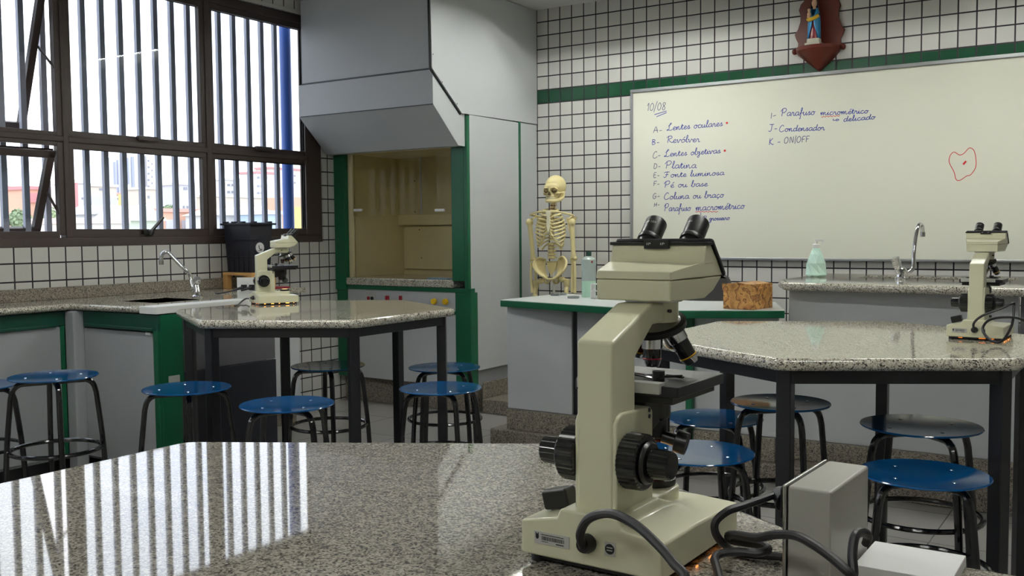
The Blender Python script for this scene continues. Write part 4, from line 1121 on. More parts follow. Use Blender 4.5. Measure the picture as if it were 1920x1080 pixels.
MB().tube(smooth_path(c1, 8), .0046, 10).build('cord', M['black_rubber'], pb)
lc = tag(MB().tube(smooth_path([at(px, py, 'y', y) for px, py, y in [(1352, 1098, -5.36), (1344, 1065, -5.33), (1340, 1048, -5.315), (1352, 1038, -5.305), (1385, 1034, -5.30), (1420, 1037, -5.295), (1440, 1030, -5.29), (1428, 1022, -5.275), (1400, 1018, -5.262), (1372, 1013, -5.255), (1366, 1004, -5.262), (1384, 1003, -5.285), (1420, 1008, -5.31), (1450, 1003, -5.325), (1490, 1004, -5.335), (1525, 1021, -5.34), (1560, 1046, -5.345), (1590, 1072, -5.35), (1600, 1076, -5.345), (1598, 1040, -5.335), (1603, 1006, -5.325), (1615, 998, -5.31), (1627, 1004, -5.30), (1624, 1020, -5.295)]] , 8), .0046, 10).build('loose_cord', M['black_rubber']), 'black cable looping in front of the grey power box in the foreground', 'cable')
tag(MB().box((0, 0, 0), (.096, .094, .0125)).build('notepad', M['white_paper'], loc=(4.8715, -5.217, NZ+.0005), bevel=.001), 'white paper pad lying beside the grey power box at lower right', 'notepad')

pl_ = at(458, 560, 'z', .9105)
p2 = thing('power_box', 'grey power supply box with black plugs on the peninsula ledge behind the left microscope', 'power supply', (.985, -2.60, .910), math.radians(30), 'grey power supply boxes')
MB().box((-.06, -.025, 0), (.06, .025, .112)).build('housing', M['steel_box'], p2, bevel=.004)
MB().box((-.061, -.028, 0), (.061, -.0255, .114)).build('cover_plate', M['white'], p2, bevel=.001)
for x in (-.02, .025):
    m = MB().box((x-.014, -.045, .045), (x+.014, -.028, .075)); m.tube([(x, -.045, .06), (x-.02, -.062, .055), (x-.05, -.07, .045)], [.010, .008, .005], 10)
    m.build('plug', M['black_rubber'], p2, bevel=.002)
MB().tube(smooth_path([(-.07, -.070, .045), (-.11, -.075, .036), (-.15, -.07, .030), (-.17, -.06, .03)], 5), .004, 8).build('cord', M['black_rubber'], p2)

# ------------------------------------------------------------------ taps
def faucet(name, label, base, hv, sp, hang, r=.0105):
    t = thing(name, label, 'tap', base, 0, 'chrome bench taps')
    b = Vector(base)
    MB().lathe([(0, 0), (.032, 0), (.032, .006), (.022, .014), (.020, .03), (0, .03)], 24).build('base_flange', M['chrome'], t)
    L_ = [Vector(p)-b for p in sp]
    h = [Vector(p)-b for p in hv]
    bd = MB().tube(smooth_path([(0, 0, .012), (0, 0, .04), L_[0]*.5 + Vector((0, 0, .03)), L_[0]], 4), [.021]*13 if False else .019, 14)
    bd.tube([(0, 0, .03), h[0]], [.022, .017], 14)
    bd.build('body', M['chrome'], t)
    hd = MB(); d = (h[1]-h[0]).normalized()
    hd.tube([h[0], h[0]+d*.012, h[0]+d*.02, h[1]], [.016, .018, .024, .021], 8); hd.build('handle', M['chrome'], t, bevel=.002)
    MB().tube(smooth_path(L_, 7), r, 14).build('spout', M['chrome'], t)
    e = L_[-1]; d = Vector(hang)
    MB().tube([e-d*.002, e+d*.022], .0135, 14).build('aerator', M['steel'], t)
    return t
B_ = (4.034, -.955, 1.0)
F = lambda px, py, y: at(px, py, 'y', y)
faucet('bench_tap', 'chrome tap with tall bent spout on the front sink bench before the whiteboard', B_,
       [F(1684, 505, -.96), F(1678, 482, -.975)], [F(1697, 513, -.93), F(1712, 503, -.90), F(1713, 480, -.88), F(1716, 452, -.86), F(1720, 430, -.84), F(1724, 421, -.81), F(1729, 424, -.79), F(1730, 436, -.78)], (0, 0, -1), r=.0105)
B_ = at(370, 557, 'z', .9052)
yb = B_.y
faucet('bench_tap', 'chrome tap with long slanting spout at the sink below the window', tuple(B_),
       [F(368, 533, yb), F(370, 522, yb-.01)], [F(363, 545, yb), F(359, 532, yb), F(356, 515, yb), F(345, 504, yb-.03), F(325, 483, yb-.06), F(316, 474, yb-.075), F(309, 473, yb-.09), F(303, 479, yb-.10), F(302, 489, yb-.105)], (0, 0, -1), r=.011)

# ------------------------------------------------------------------ black bin on a small wooden stand
zs = 1.014
ws = thing('wooden_stand', 'small pine stand under the black crate on the window counter', 'stand', (.165, -1.875, .9055))
for x in (-.115, .115):
    for y in (-.085, .085):
        MB().box((x-.02, y-.02, 0), (x+.02, y+.02, .086)).build('leg', M['wood'], ws, bevel=.002)
MB().box((-.138, -.105, .086), (.138, .105, .1055)).build('top', M['wood'], ws, bevel=.003)
bn = thing('crate', 'tall black plastic crate with ribs and a round white sticker by the window', 'crate', (.165, -1.875, zs-.0025))
H_ = .322
def taper(z, k=0): return (.112+.014*z/H_+k, .082+.014*z/H_+k)
def rect_ring(mb, z0, z1, k):
    a, b = taper(z0, k); c, d = taper(z1, k)
    mb.add([(-a,-b,z0),(a,-b,z0),(a,b,z0),(-a,b,z0),(-c,-d,z1),(c,-d,z1),(c,d,z1),(-c,d,z1)], [(3,2,1,0),(4,5,6,7),(0,1,5,4),(1,2,6,5),(2,3,7,6),(3,0,4,7)])
m = MB(); rect_ring(m, 0, H_, 0); m.build('body', M['black_bin'], bn, bevel=.004)
for z in (.10, .21): m = MB(); rect_ring(m, z, z+.006, .009); m.build('rib', M['black_bin'], bn)
m = MB(); rect_ring(m, H_-.016, H_-.004, .017); m.build('rim', M['black_bin'], bn, bevel=.002)
for i in range(5):
    x = -.09+.045*i; bx((x-.002, -.088, .006), (x+.002, -.08, .20)).build('vertical_rib', M['black_bin'], bn)
for x, y in ((-.11, -.09), (-.03, -.09), (.05, -.09), (.11, .08), (.11, -.05)): MB().box((x-.018, y-.012, H_-.004), (x+.018, y+.012, H_+.008)).build('lug', M['black_bin'], bn, bevel=.002)
sp = at(487, 464.5, 'x', .287)
ly, lz = sp.y+1.875, sp.z-(zs-.0025)
st = MB().cyl((.118, ly, lz), (.126, ly, lz), .034, n=28).build('sticker', M['white_paper'], bn)
MB().tube(smooth_path([(.1265, ly-.010, lz+.016), (.1265, ly-.008, lz-.002), (.1265, ly+.004, lz-.012), (.1265, ly+.016, lz-.010)], 4), .0026, 6).build('emblem', M['black_paint'], st)
MB().tube([(.1265, ly-.014, lz-.017), (.1265, ly+.012, lz-.019)], .002, 6).build('emblem', M['black_paint'], st)

# ------------------------------------------------------------------ soap, bottle, rack, glass dishes, map box
p = at(1530, 519, 'z', 1.0)
sp_ = thing('soap_dispenser', 'pale mint faceted soap bottle with white pump on the sink bench', 'soap dispenser', (p.x, p.y, 1.0005), .3)
def facet(r0, r1, z0, z1, n=7, off=0):
    return [(r0*math.cos(2*math.pi*(i+off)/n), r0*math.sin(2*math.pi*(i+off)/n), z0) for i in range(n)]
rs = [(.048, 0, 0), (.060, .012, .5), (.050, .075, 0), (.034, .125, .5), (.021, .152, 0), (.018, .160, 0)]
n = 8; vs = []
for r_, z, off in rs: vs += facet(r_, r_, z, z, n, off)
fs = [tuple(range(n-1, -1, -1)), tuple((len(rs)-1)*n+i for i in range(n))]
for j in range(len(rs)-1):
    for i in range(n):
        a, b, c, d = j*n+i, j*n+(i+1) % n, (j+1)*n+(i+1) % n, (j+1)*n+i
        o0, o1 = rs[j][2], rs[j+1][2]
        if o0 < o1: fs += [(a, b, d), (b, c, d)]
        elif o0 > o1: fs += [(a, b, c), (a, c, d)] if False else [(b, c, d), (a, b, d)]
        else: fs += [(a, b, c, d)]
MB().add(vs, fs).build('bottle', M['mint'], sp_, ang=8)
pm = MB().lathe([(0, .158), (.020, .158), (.020, .176), (.016, .180), (.007, .181), (.007, .196), (0, .196)], 20)
pm.box((-.008, -.009, .194), (.036, .009, .204)); pm.box((.028, -.004, .184), (.036, .004, .196))
pm.build('pump', M['white'], sp_, bevel=.001)

p = at(1104, 557, 'z', .865)
MAT_BOT = mat('bottle_plastic', (222, 240, 236), 0.15, trans=.5)
MAT_LIQ = mat('green_liquid', (182, 220, 196), 0.12)
bt = thing('plastic_bottle', 'clear plastic bottle with dark green cap and green liquid on the desk', 'bottle', (p.x, p.y, .8655))
bw = .043
MB().lathe([(0, 0), (bw-.002, 0), (bw, .006), (bw, .098), (0, .098)], 28).build('liquid', MAT_LIQ, bt)
MB().lathe([(bw, .0981), (bw-.001, .13), (bw-.005, .16), (bw, .178), (bw+.004, .205), (bw+.002, .226), (.030, .240), (.018, .246), (0, .246)], 28).build('body', MAT_BOT, bt)
MB().lathe([(0, .245), (.017, .245), (.017, .272), (0, .272)], 20).build('cap', M['green_dark'], bt, bevel=.001)
MB().ell((.038, -.028, .212), (.007, .005, .007), 12, 8).build('sticker', M['red'], bt)
p = at(1123, 560, 'z', .865)
rk = thing('test_tube_rack', 'small white rack beside the clear bottle on the desk', 'rack', (p.x-.005, p.y-.01, .8655), -.3)
for z in (.004, .042, .082): MB().box((-.04, -.018, z), (.035, .018, z+.006)).build('shelf', M['white'], rk, bevel=.001)
for x in (-.037, .032):
    MB().box((x-.003, -.018, 0), (x+.003, .018, .088)).build('upright', M['white'], rk, bevel=.001)
p = at(1075, 559.5, 'z', .87)
MAT_DISH = mat('dish_glass', (200, 205, 205), 0.08, trans=.7)
for i, (px, py, r_, lab) in enumerate(((1075, 559, .036, 'round glass dish on the desk just left of the clear bottle'), (1041, 554, .030, 'small glass dish on the desk in front of the skeleton'), (1055, 553, .026, 'smallest glass dish near the back edge of the desk'))):
    p = at(px, py, 'z', .866)
    d = MB().lathe([(0, 0), (r_-.001, 0), (r_, .012), (r_-.003, .012), (r_-.0045, .003), (0, .003)], 28)
    tag(d.build('glass_dish', MAT_DISH, loc=(p.x, p.y, .8655)), lab, 'dish', 'glass dishes on the desk')

# old map covered box
def map_mat():
    m, nt, b = _new('map_print')
    tc = nt.nodes.new('ShaderNodeTexCoord')
    n1 = nt.nodes.new('ShaderNodeTexNoise'); n1.inputs['Scale'].default_value = 10; n1.inputs['Detail'].default_value = 6
    nt.links.new(tc.outputs['Object'], n1.inputs['Vector'])
    cr = nt.nodes.new('ShaderNodeValToRGB'); e = cr.color_ramp.elements
    e[0].position, e[0].color = .36, (*lin((150, 102, 50)), 1); e[1].position, e[1].color = .72, (*lin((198, 152, 90)), 1)
    for p_, c in ((.47, (206, 154, 86)), (.495, (84, 50, 22)), (.515, (172, 114, 60)), (.60, (224, 172, 100)), (.615, (110, 66, 28)), (.635, (186, 128, 72))):
        x = e.new(p_); x.color = (*lin(c), 1)
    nt.links.new(n1.outputs['Fac'], cr.inputs['Fac']); nt.links.new(cr.outputs['Color'], b.inputs['Base Color'])
    b.inputs['Roughness'].default_value = .4
    return m
MAPM = map_mat()
mb_ = thing('keepsake_box', 'brown box covered in an old world map print at the right end of the desk', 'box', (3.413, -1.487, .8655), math.radians(-9))
MB().box((-.084, -.105, 0), (.084, .095, .108)).build('box_body', MAPM, mb_, bevel=.002)
ld = MB().box((-.087, -.109, .092), (.079, .098, .124))
ld.prism([(-.087, .120), (.079, .120), (.079, .124), (.0, .134), (-.087, .124)], -.109, .098, 'y')
ld.build('lid', MAPM, mb_, bevel=.002)

# ------------------------------------------------------------------ wall bracket with a painted statuette
cx = 3.335
ws_ = thing('wall_bracket', 'carved dark wooden wall bracket above the whiteboard', 'shelf', (cx, -.002, 2.25))
oc = [(0, 0), (.05, .04), (.10, .085), (.125, .115), (.135, .150), (.132, .19), (.145, .215), (.155, .245), (.135, .275), (.120, .32), (.118, .36), (.130, .395), (.118, .43), (.092, .455), (.09, .52), (.10, .56), (.07, .60), (.0, .66)]
outl = [(x, z) for x, z in oc] + [(-x, z) for x, z in reversed(oc[1:-1])]
MB().prism(outl, -.022, 0, 'y').build('back_board', M['mahogany'], ws_, bevel=.003)
sh = MB()
rows = []
for j, (z, rx, ry) in enumerate(((.012, .01, .02), (.06, .07, .05), (.105, .125, .11), (.128, .140, .135), (.150, .142, .138))):
    rows.append([(rx*math.cos(math.pi+math.pi*i/16), -.021+ry*math.sin(math.pi+math.pi*i/16), z) for i in range(17)])
sh.grid(rows); n = 17
sh.f.append(tuple(4*n+i for i in range(n)))
sh.f.append(tuple(range(n)))
for j in range(4): sh.f.append((j*n, (j+1)*n, (j+1)*n+n-1, j*n+n-1))
sh.build('shelf', M['mahogany'], ws_, bevel=.002)
for s in (-1, 1):
    MB().ell((s*.150, -.03, .137), (.018, .02, .02), 12, 8).build('scroll', M['mahogany'], ws_)
BLUE_R = mat('robe_blue', (30, 120, 170), .4); RED_R = mat('robe_red', (118, 12, 26), .4); SKIN = mat('painted_skin', (226, 180, 150), .45); GOLD = mat('robe_gold', (222, 180, 50), .35); DKV = mat('veil_dark', (40, 34, 60), .5); SILV = mat('base_silver', (180, 176, 160), .35)
sz0 = 2.4005
sf = thing('statuette', 'small painted statuette in blue cloak and red robe on the wooden wall bracket', 'statuette', (cx-.012, -.090, sz0))
MB().prism(round_poly([(-.05, -.042), (.05, -.042), (.05, .042), (-.05, .042)], .012), 0, .016).prism(round_poly([(-.038, -.032), (.038, -.032), (.038, .032), (-.038, .032)], .01), .016, .042).build('base', SILV, sf, bevel=.003)
MB().lathe([(0, .042), (.032, .042), (.030, .08), (.026, .13), (.022, .17), (0, .18)], 20, Matrix.Diagonal((1, .8, 1, 1))).build('robe', RED_R, sf)
ck = MB()
ck.grid([[((r_)*math.cos(math.radians(-90+op+(360-2*op)*i/26)), .8*r_*math.sin(math.radians(-90+op+(360-2*op)*i/26)), z) for i in range(27)] for z, r_, op in ((.044, .039, 46), (.08, .038, 32), (.115, .037, 14), (.15, .036, 5), (.18, .034, 5), (.205, .030, 30), (.23, .018, 50))])
ck.build('cloak', BLUE_R, sf, solid=.004)
MB().tube(smooth_path([(-.034, -.012, .165), (-.02, -.030, .158), (.008, -.032, .165), (.03, -.018, .18)], 5), .012, 10).build('sleeve', GOLD, sf)
MB().lathe([(0, .225), (.010, .226), (.009, .238), (.015, .25), (.017, .265), (.012, .28), (0, .284)], 16).build('head', SKIN, sf)
vl = MB(); vl.grid([[(r_*math.cos(math.radians(a_)), .004+r_*math.sin(math.radians(a_)), z) for a_ in range(-20, 212, 16)] for z, r_ in ((.18, .036), (.22, .026), (.25, .021), (.275, .018), (.29, .006))])
vl.build('veil', DKV, sf, solid=.003)
ci = MB().ell((-.024, -.028, .190), (.012, .011, .018), 14, 10).ell((-.024, -.030, .216), (.0095, .0095, .011), 14, 10).tube([(-.032, -.034, .178), (-.02, -.038, .168)], .006, 8)
ci.build('child_figure', SKIN, sf)
# ------------------------------------------------------------------ skeleton
SKY0 = -.42
skl = thing('skeleton', 'cream anatomical skeleton model standing behind the desk by the tiled wall', 'skeleton', (1.615, SKY0, .1005))
def S(px, py, dy=0.0): return at(px, py, 'y', SKY0+dy)
def sb_(name, mb, m='bone', parent=None, **k): return mb.build(name, M[m], parent or skl, world=True, **k)
top = S(1038, 328)
TS = Matrix.Translation((top.x+.004, SKY0+.01, top.z-.077)) @ Matrix.Rotation(math.radians(5), 4, 'Z')
cr_ = MB()
cr_.ell((0, .014, 0), (.069, .092, .0765), 28, 18, TS).ell((0, -.052, -.008), (.056, .034, .034), 20, 12, TS).ell((0, -.045, -.055), (.045, .036, .045), 20, 12, TS)
for s in (-1, 1):
    cr_.ell((s*.047, -.055, -.052), (.016, .020, .013), 14, 10, TS)
    cr_.tube([(s*.050, -.05, -.050), (s*.066, -.015, -.048), (s*.064, .015, -.042)], .0058, 8, T=TS)
    cr_.tube([(s*.012, -.084, -.016), (s*.035, -.083, -.014), (s*.053, -.066, -.028), (s*.050, -.062, -.046)], .0065, 8, T=TS)
cr_.ell((0, -.064, -.072), (.031, .026, .022), 18, 10, TS).tube([(0, -.082, -.014), (0, -.094, -.040)], [.008, .006], 8, T=TS)
sk_ = sb_('skull', cr_)
for s in (-1, 1): sb_('eye_socket', MB().ell((s*.030, -.0755, -.034), (.0185, .0125, .0155), 18, 12, TS), 'hollow_shade', sk_)  # raised dark ovals in place of shaded hollows
sb_('nasal_opening', MB().prism([(0, -.040), (.013, -.064), (0, -.067), (-.013, -.064)], -.094, -.07, 'y', TS), 'hollow_shade', sk_)
te = MB()
for i in range(-5, 6):
    a = math.radians(i*13); te.ell((.030*math.sin(a), -.060-.029*math.cos(a)+.003, -.084), (.0036, .004, .0075), 8, 6, TS)
sb_('teeth', te, 'teeth', sk_)
mp = [(-.056, .012, -.040), (-.055, .004, -.076), (-.044, -.030, -.096), (-.024, -.066, -.103), (0, -.078, -.104), (.024, -.066, -.103), (.044, -.030, -.096), (.055, .004, -.076), (.056, .012, -.040)]
sb_('jaw', MB().tube(smooth_path(mp, 4), .0140, 10, T=TS, flat=1.15).ell((0, -.060, -.096), (.026, .026, .016), 16, 10, TS).ell((0, -.040, -.080), (.041, .040, .026), 16, 10, TS), 'bone', sk_)
# spine
def vert(p, r, h, T=None):
    m = MB(); m.lathe([(0, -h/2), (r, -h/2), (r*.86, 0), (r, h/2), (0, h/2)], 18, Matrix.Translation(p))
    m.tube([p+Vector((-r*1.55, .012, 0)), p+Vector((r*1.55, .012, 0))], r*.22, 6).tube([p, p+Vector((0, r*1.9, -.006))], r*.25, 6)
    return m
for i in range(6): sb_('neck_vertebra', vert(S(1036.5-.3*i, 379+3.1*i, .02+.004*i), .0165, .0092), 'bone' if i % 2 else 'cartilage')
for i in range(11): sb_('chest_vertebra', vert(S(1035-.15*i, 399+5.0*i, .06), .018, .0155))
for i in range(5):
    p = S(1033.2+.1*i, 457+6.3*i, .05-.008*i); sb_('lumbar_vertebra', vert(p, .0225, .0185))
    sb_('disc', MB().cyl(p-Vector((0, 0, .0125)), p-Vector((0, 0, .0092)), .021, n=18), 'cartilage')
sb_('sacrum', MB().prism([(-.045, 0), (.045, 0), (.03, -.05), (.012, -.095), (-.012, -.095), (-.03, -.05)], .0, .03, 'y', Matrix.Translation(S(1033.5, 490, .02))), bevel=.006)
# rib cage
cx0 = S(1033.5, 425, .06).x
cxf = S(1028.5, 425, -.088).x
for i in range(12):
    w = [.058, .078, .092, .102, .109, .112, .113, .112, .108, .102, .094, .082][i]
    dep_ = [.055, .072, .085, .094, .10, .103, .104, .102, .098, .094, .088, .08][i]
    zb = 1.418-.0222*i; drop = [.02, .030, .038, .042, .045, .047, .050, .052, .054, .056, .045, .04][i]
    amax = [170, 168, 166, 164, 162, 160, 156, 146, 136, 126, 92, 70][i]
    for s in (-1, 1):
        pts = []
        for k in range(13):
            a = math.radians(12+(amax-12)*k/12)
            cc = cx0+(cxf-cx0)*(1-math.cos(a))/2
            x = cc + s*w*math.sin(a)**.8 if a < math.pi/2 else cc + s*w*math.sin(a)
            y = SKY0 + .055*math.cos(a)*dep_/.1 + (.02 if a < 1.2 else 0) - (.055*dep_/.1*.35 if a > 1.6 else 0)
            pts.append((x, y, zb-drop*(k/12)**1.15))
        rb = sb_('rib', MB().tube(smooth_path(pts, 2), .0080, 8, flat=.7))
        if 0 < i < 10:
            e = Vector(pts[-1]); zt = 1.375-.0185*min(i, 6) if i < 7 else 1.268
            tgt = Vector((cxf+s*.012, SKY0-.085, zt))
            mid = (e+tgt)/2 + Vector((0, -.010, -.006 if i < 6 else -.018))
            sb_('rib_cartilage', MB().tube(smooth_path([e, mid, tgt], 4), .0058, 8, flat=.7), 'bone', rb)
st_ = Matrix.Translation((cxf, SKY0-.088, 0))
sb_('sternum', MB().prism([(-.022, 1.402), (.022, 1.402), (.019, 1.372), (.012, 1.364), (.016, 1.30), (.012, 1.282), (.004, 1.255), (-.004, 1.255), (-.012, 1.282), (-.016, 1.30), (-.012, 1.364), (-.019, 1.372)], -.006, .006, 'y', st_), 'teeth', bevel=.003)
# shoulders and arms
for s, sh, el, wr in ((-1, (994, 403), (1000, 486), (1003, 549)), (1, (1073, 403), (1075.5, 484), (1074, 549))):
    a = Vector((cxf+s*.016, SKY0-.086, 1.398)); b = S(sh[0], sh[1], -.01)
    m = (a+b)/2
    sb_('clavicle', MB().tube(smooth_path([a, m+Vector((0, -.016, .006)), b], 5), [.0085]*5+[.0065]*6, 8))
    sp0 = b+Vector((-s*.018, .03, -.004))
    sc2 = MB().prism([(0, 0), (-s*.085, -.006), (-s*.050, -.135)], .0, .008, 'y', Matrix.Translation((b.x-s*.008, SKY0+.062, b.z-.012)))
    sc2.tube([(b.x, b.y, b.z), (b.x-s*.02, SKY0+.045, b.z-.005), (b.x-s*.08, SKY0+.068, b.z-.03)], .007, 8).tube([(b.x-s*.03, SKY0+.03, b.z-.012), (b.x-s*.026, SKY0-.028, b.z-.03)], .007, 8)
    sb_('scapula', sc2)
    hd = S(sh[0]+s*1.0-(0 if s < 0 else 2), 417, -.005)
    e = S(el[0], el[1], .0)
    hm = MB().tube(smooth_path([hd, hd+(e-hd)*.15, hd+(e-hd)*.5, hd+(e-hd)*.85, e], 4), [.022]*3+[.0175]*5+[.0155]*5+[.018]*4, 12)
    hm.ell(hd, (.027, .026, .028), 16, 10).ell(e+Vector((-s*.012, 0, -.002)), (.015, .014, .014), 12, 8).ell(e+Vector((s*.012, 0, -.002)), (.016, .014, .015), 12, 8)
    sb_('humerus', hm)
    w_ = S(wr[0], wr[1], -.02)
    e2 = e+Vector((0, 0, -.022))
    sb_('radius_bone', MB().tube(smooth_path([e2+Vector((s*.011, -.008, 0)), (e2+w_)/2+Vector((s*.020, -.01, 0)), w_+Vector((s*.016, -.004, 0))], 5), [.0125]+[.0098]*8+[.0125, .013], 10))
    sb_('ulna_bone', MB().tube(smooth_path([e2+Vector((-s*.010, .006, .012)), (e2+w_)/2+Vector((-s*.010, .004, 0)), w_+Vector((-s*.008, .0, .004))], 5), [.015, .013]+[.0095]*7+[.0085, .0095], 10))
    hn = MB().ell(w_+Vector((0, 0, -.022)), (.022, .013, .016), 14, 8)
    for k in range(5):
        x0 = w_.x+s*(.020-.010*k); ln = (.05, .085, .09, .085, .07)[k]
        hn.tube(smooth_path([(x0*.5+w_.x*.5, w_.y, w_.z-.03), (x0, w_.y-.005, w_.z-.085), (x0+s*(.006 if k == 0 else 0), w_.y-.012, w_.z-.085-ln*.5), (x0, w_.y-.004, w_.z-.085-ln)], 3), .0048, 8)
    sb_('hand', hn)
# pelvis
def wing(A, Bp, dA, dB):
    rows = []
    for t in (0, .25, .5, .75, 1):
        row = []
        for (ax, ay), (bx_, by), da, db in zip(A, Bp, dA, dB):
            p = S(ax, ay, da)*(1-t) + S(bx_, by, db)*t
            p.y += .030*math.sin(math.pi*t)
            row.append(p)
        rows.append(smooth_path(row, 3))
    m = MB().grid(rows)
    m2 = m.build('hip_bone', M['bone'], skl, world=True, solid=.012, ang=80)
    rim = MB().tube(smooth_path([S(x, y, d) for (x, y), d in zip(A, dA)], 4), .0085, 8)
    sb_('iliac_rim', rim, 'bone', m2)
    return m2
A = [(1018,486), (1012,483.5), (1006,486), (1001,492), (1000.5,499), (1005,508), (1012,514.5), (1019,519)]
Bp = [(1022,490), (1022,491), (1022,494), (1022,498), (1022,503), (1022.5,509), (1023,514), (1025,520)]
dA = [.03, .02, .005, -.015, -.035, -.05, -.05, -.055]; dB = [.035, .035, .033, .03, .025, .01, -.01, -.05]
wing(A, Bp, dA, dB)
A2 = [(1048,485), (1054,481.5), (1059,484.5), (1062,491), (1061,498.5), (1057,507), (1052,513), (1046,518)]
B2 = [(1045,488), (1045,490), (1045,493), (1045,497), (1045,502), (1045,508), (1044.5,513), (1041,520)]
wing(A2, B2, dA, dB)
sb_('pubic_arch', MB().tube(smooth_path([S(1019, 518, -.05), S(1025, 522.5, -.06), S(1032.5, 523.5, -.065), S(1040, 521.5, -.06), S(1047, 516.5, -.05)], 4), .0088, 10))
for a, b, c, d in (((1020, 518), (1022, 529), (1028, 530), (1031, 524)), ((1046, 517), (1046, 529), (1040, 530), (1036, 524))):
    sb_('ischium', MB().tube(smooth_path([S(*a, -.03), S(*b, .0), S(*c, -.01), S(*d, -.06)], 4), .0095, 10))
# legs
for s, h, n_, sh in ((-1, (1014.5, 526.5), (1005, 529), (1003.5, 556)), (1, (1054, 524), (1062.5, 527), (1061.5, 552))):
    hp, tr, s1 = S(*h, -.02), S(*n_, -.005), S(*sh, -.015)
    kn = Vector((s1.x+(s1.x-tr.x)*1.5-s*.02, SKY0-.02, .54))
    f_ = MB().ell(hp, .021, 16, 10).tube([hp, tr], [.013, .016], 10).tube(smooth_path([tr+Vector((0, 0, .012)), tr+Vector((0, 0, -.04)), s1, kn], 4), [.025, .024, .022, .020]+[.016]*7+[.018, .02], 12)
    f_.ell(kn+Vector((-.017, 0, -.004)), (.019, .022, .022), 12, 8).ell(kn+Vector((.017, 0, -.004)), (.019, .022, .022), 12, 8)
    sb_('femur', f_)
    an = Vector((kn.x-s*.01, SKY0+.0, .185))
    sb_('tibia', MB().tube(smooth_path([kn+Vector((0, 0, -.03)), (kn+an)/2+Vector((0, -.008, 0)), an], 4), [.022]+[.012]*7+[.015], 10))
    sb_('fibula', MB().tube(smooth_path([kn+Vector((s*.024, .01, -.05)), (kn+an)/2+Vector((s*.026, .008, 0)), an+Vector((s*.02, .006, -.005))], 4), .006, 8))
    ft = MB().ell(an+Vector((0, .02, -.028)), (.02, .036, .02), 12, 8)
    for k in range(5): ft.tube([an+Vector((0, -.02, -.02)), an+Vector((s*(.02*k-.035), -.09, -.038)), an+Vector((s*(.022*k-.04), -.14+.008*k, -.045))], .006, 8)
    sb_('foot', ft)
p0 = S(1038.5, 506, .03)
sb_('support_pole', MB().cyl((p0.x, p0.y, .13), (p0.x, p0.y, p0.z+.02), .0085, n=14), 'white')
sbm = MB()
for k in range(5):
    a = math.radians(72*k+20); sbm.tube([(p0.x, p0.y, .155), (p0.x+.24*math.cos(a), p0.y+.24*math.sin(a), .135)], [.018, .011], 8)
    sbm.ell((p0.x+.24*math.cos(a), p0.y+.24*math.sin(a), .122), (.02, .02, .0215), 12, 8)
sb_('stand_base', sbm, 'white')

# ------------------------------------------------------------------ city beyond the window
GZ0 = -7.0
struct(bx((-420, -330, GZ0-.5), (-1.0, 330, GZ0)).build('ground', mat('street_ground', (150, 148, 142), .9)), 'street level ground beyond the window', 'ground')
BC = dict(white=(218,218,218), beige=(216,206,194), grey=(203,203,206), red=(219,151,153), orange=(227,181,157), blueg=(172,178,199), yellow=(233,201,137), pale=(220,218,212), pink=(223,203,196), green=(208,217,204), dark=(167,167,172), bluew=(206,207,218), tile_red=(219,173,161), sky=(183,201,221))  # facade colours washed towards white, distance haze mixed in
BM = {k: mat('facade_'+k, v, .8, vary=.05, vscale=.4) for k, v in BC.items()}
WINM = mat('far_window', (150, 154, 166), .3)
PLACED = []
QUEUE = []
def free_depth(px0, px1, D, depth):
    """nearest distance at or beyond D where nothing already stands"""
    moved = True
    while moved:
        moved = False
        for a, b, d0, d1 in PLACED:
            if px0-45 < b and a < px1+45 and D < d1+.8 and d0 < D+depth+.8:
                D = d1+.9; moved = True
    PLACED.append((px0, px1, D, D+depth))
    return D
def building(*a, **k): QUEUE.append((a[5], 'b', a, k))
def put_building(name, label, px0, px1, pyt, D, wall, depth=4, roof=None, wins=(), roof_rise=0.0, extra=None, cat='building', group='buildings beyond the window'):
    depth = 3.0
    D = free_depth(px0, px1, D, depth)
    y0, y1 = at(px0, pyt, 'x', -D).y, at(px1, pyt, 'x', -D).y
    zt = at((px0+px1)/2, pyt, 'x', -D).z
    t = thing(name, label, cat, (-D-depth/2, (y0+y1)/2, GZ0), 0, group)
    bx((-D-depth, y0, GZ0+.001), (-D, y1, zt)).build('wall', BM[wall], t, world=True)
    if roof:
        rr = roof_rise or .25
        if roof_rise:
            MB().prism([(y0-.2, zt), (y1+.2, zt), ((y0+y1)/2, zt+rr)], -D-depth-.2, -D+.3, 'x').build('roof', BM[roof], t, world=True)
        else:
            bx((-D-depth-.15, y0-.15, zt), (-D+.15, y1+.15, zt+rr)).build('roof', BM[roof], t, world=True)
    for (a, b, c, d) in wins:      # pixel rectangles
        p, q = at(a, c, 'x', -D), at(b, d, 'x', -D)
        bx((-D-.05, min(p.y, q.y), min(p.z, q.z)), (-D+.06, max(p.y, q.y), max(p.z, q.z))).build('window', WINM, t, world=True)
    for (a, b, c, d, mm) in (extra or ()):
        p, q = at(a, c, 'x', -D), at(b, d, 'x', -D)
        bx((-D-.05, min(p.y, q.y), min(p.z, q.z)), (-D+.18, max(p.y, q.y), max(p.z, q.z))).build('facade_panel', BM[mm], t, world=True)
    return t
def W(xs, ys, w, h): return [(x, x+w, y, y+h) for x in xs for y in ys]
building('office_tower', 'tall blue and white tower rising over the houses, its left blue half', 211, 234, 296, 104, 'bluew', 18, wins=(), extra=[(213, 217, 304, 386, 'blueg'), (219, 222, 300, 372, 'blueg'), (226, 231, 304, 386, 'blueg')])
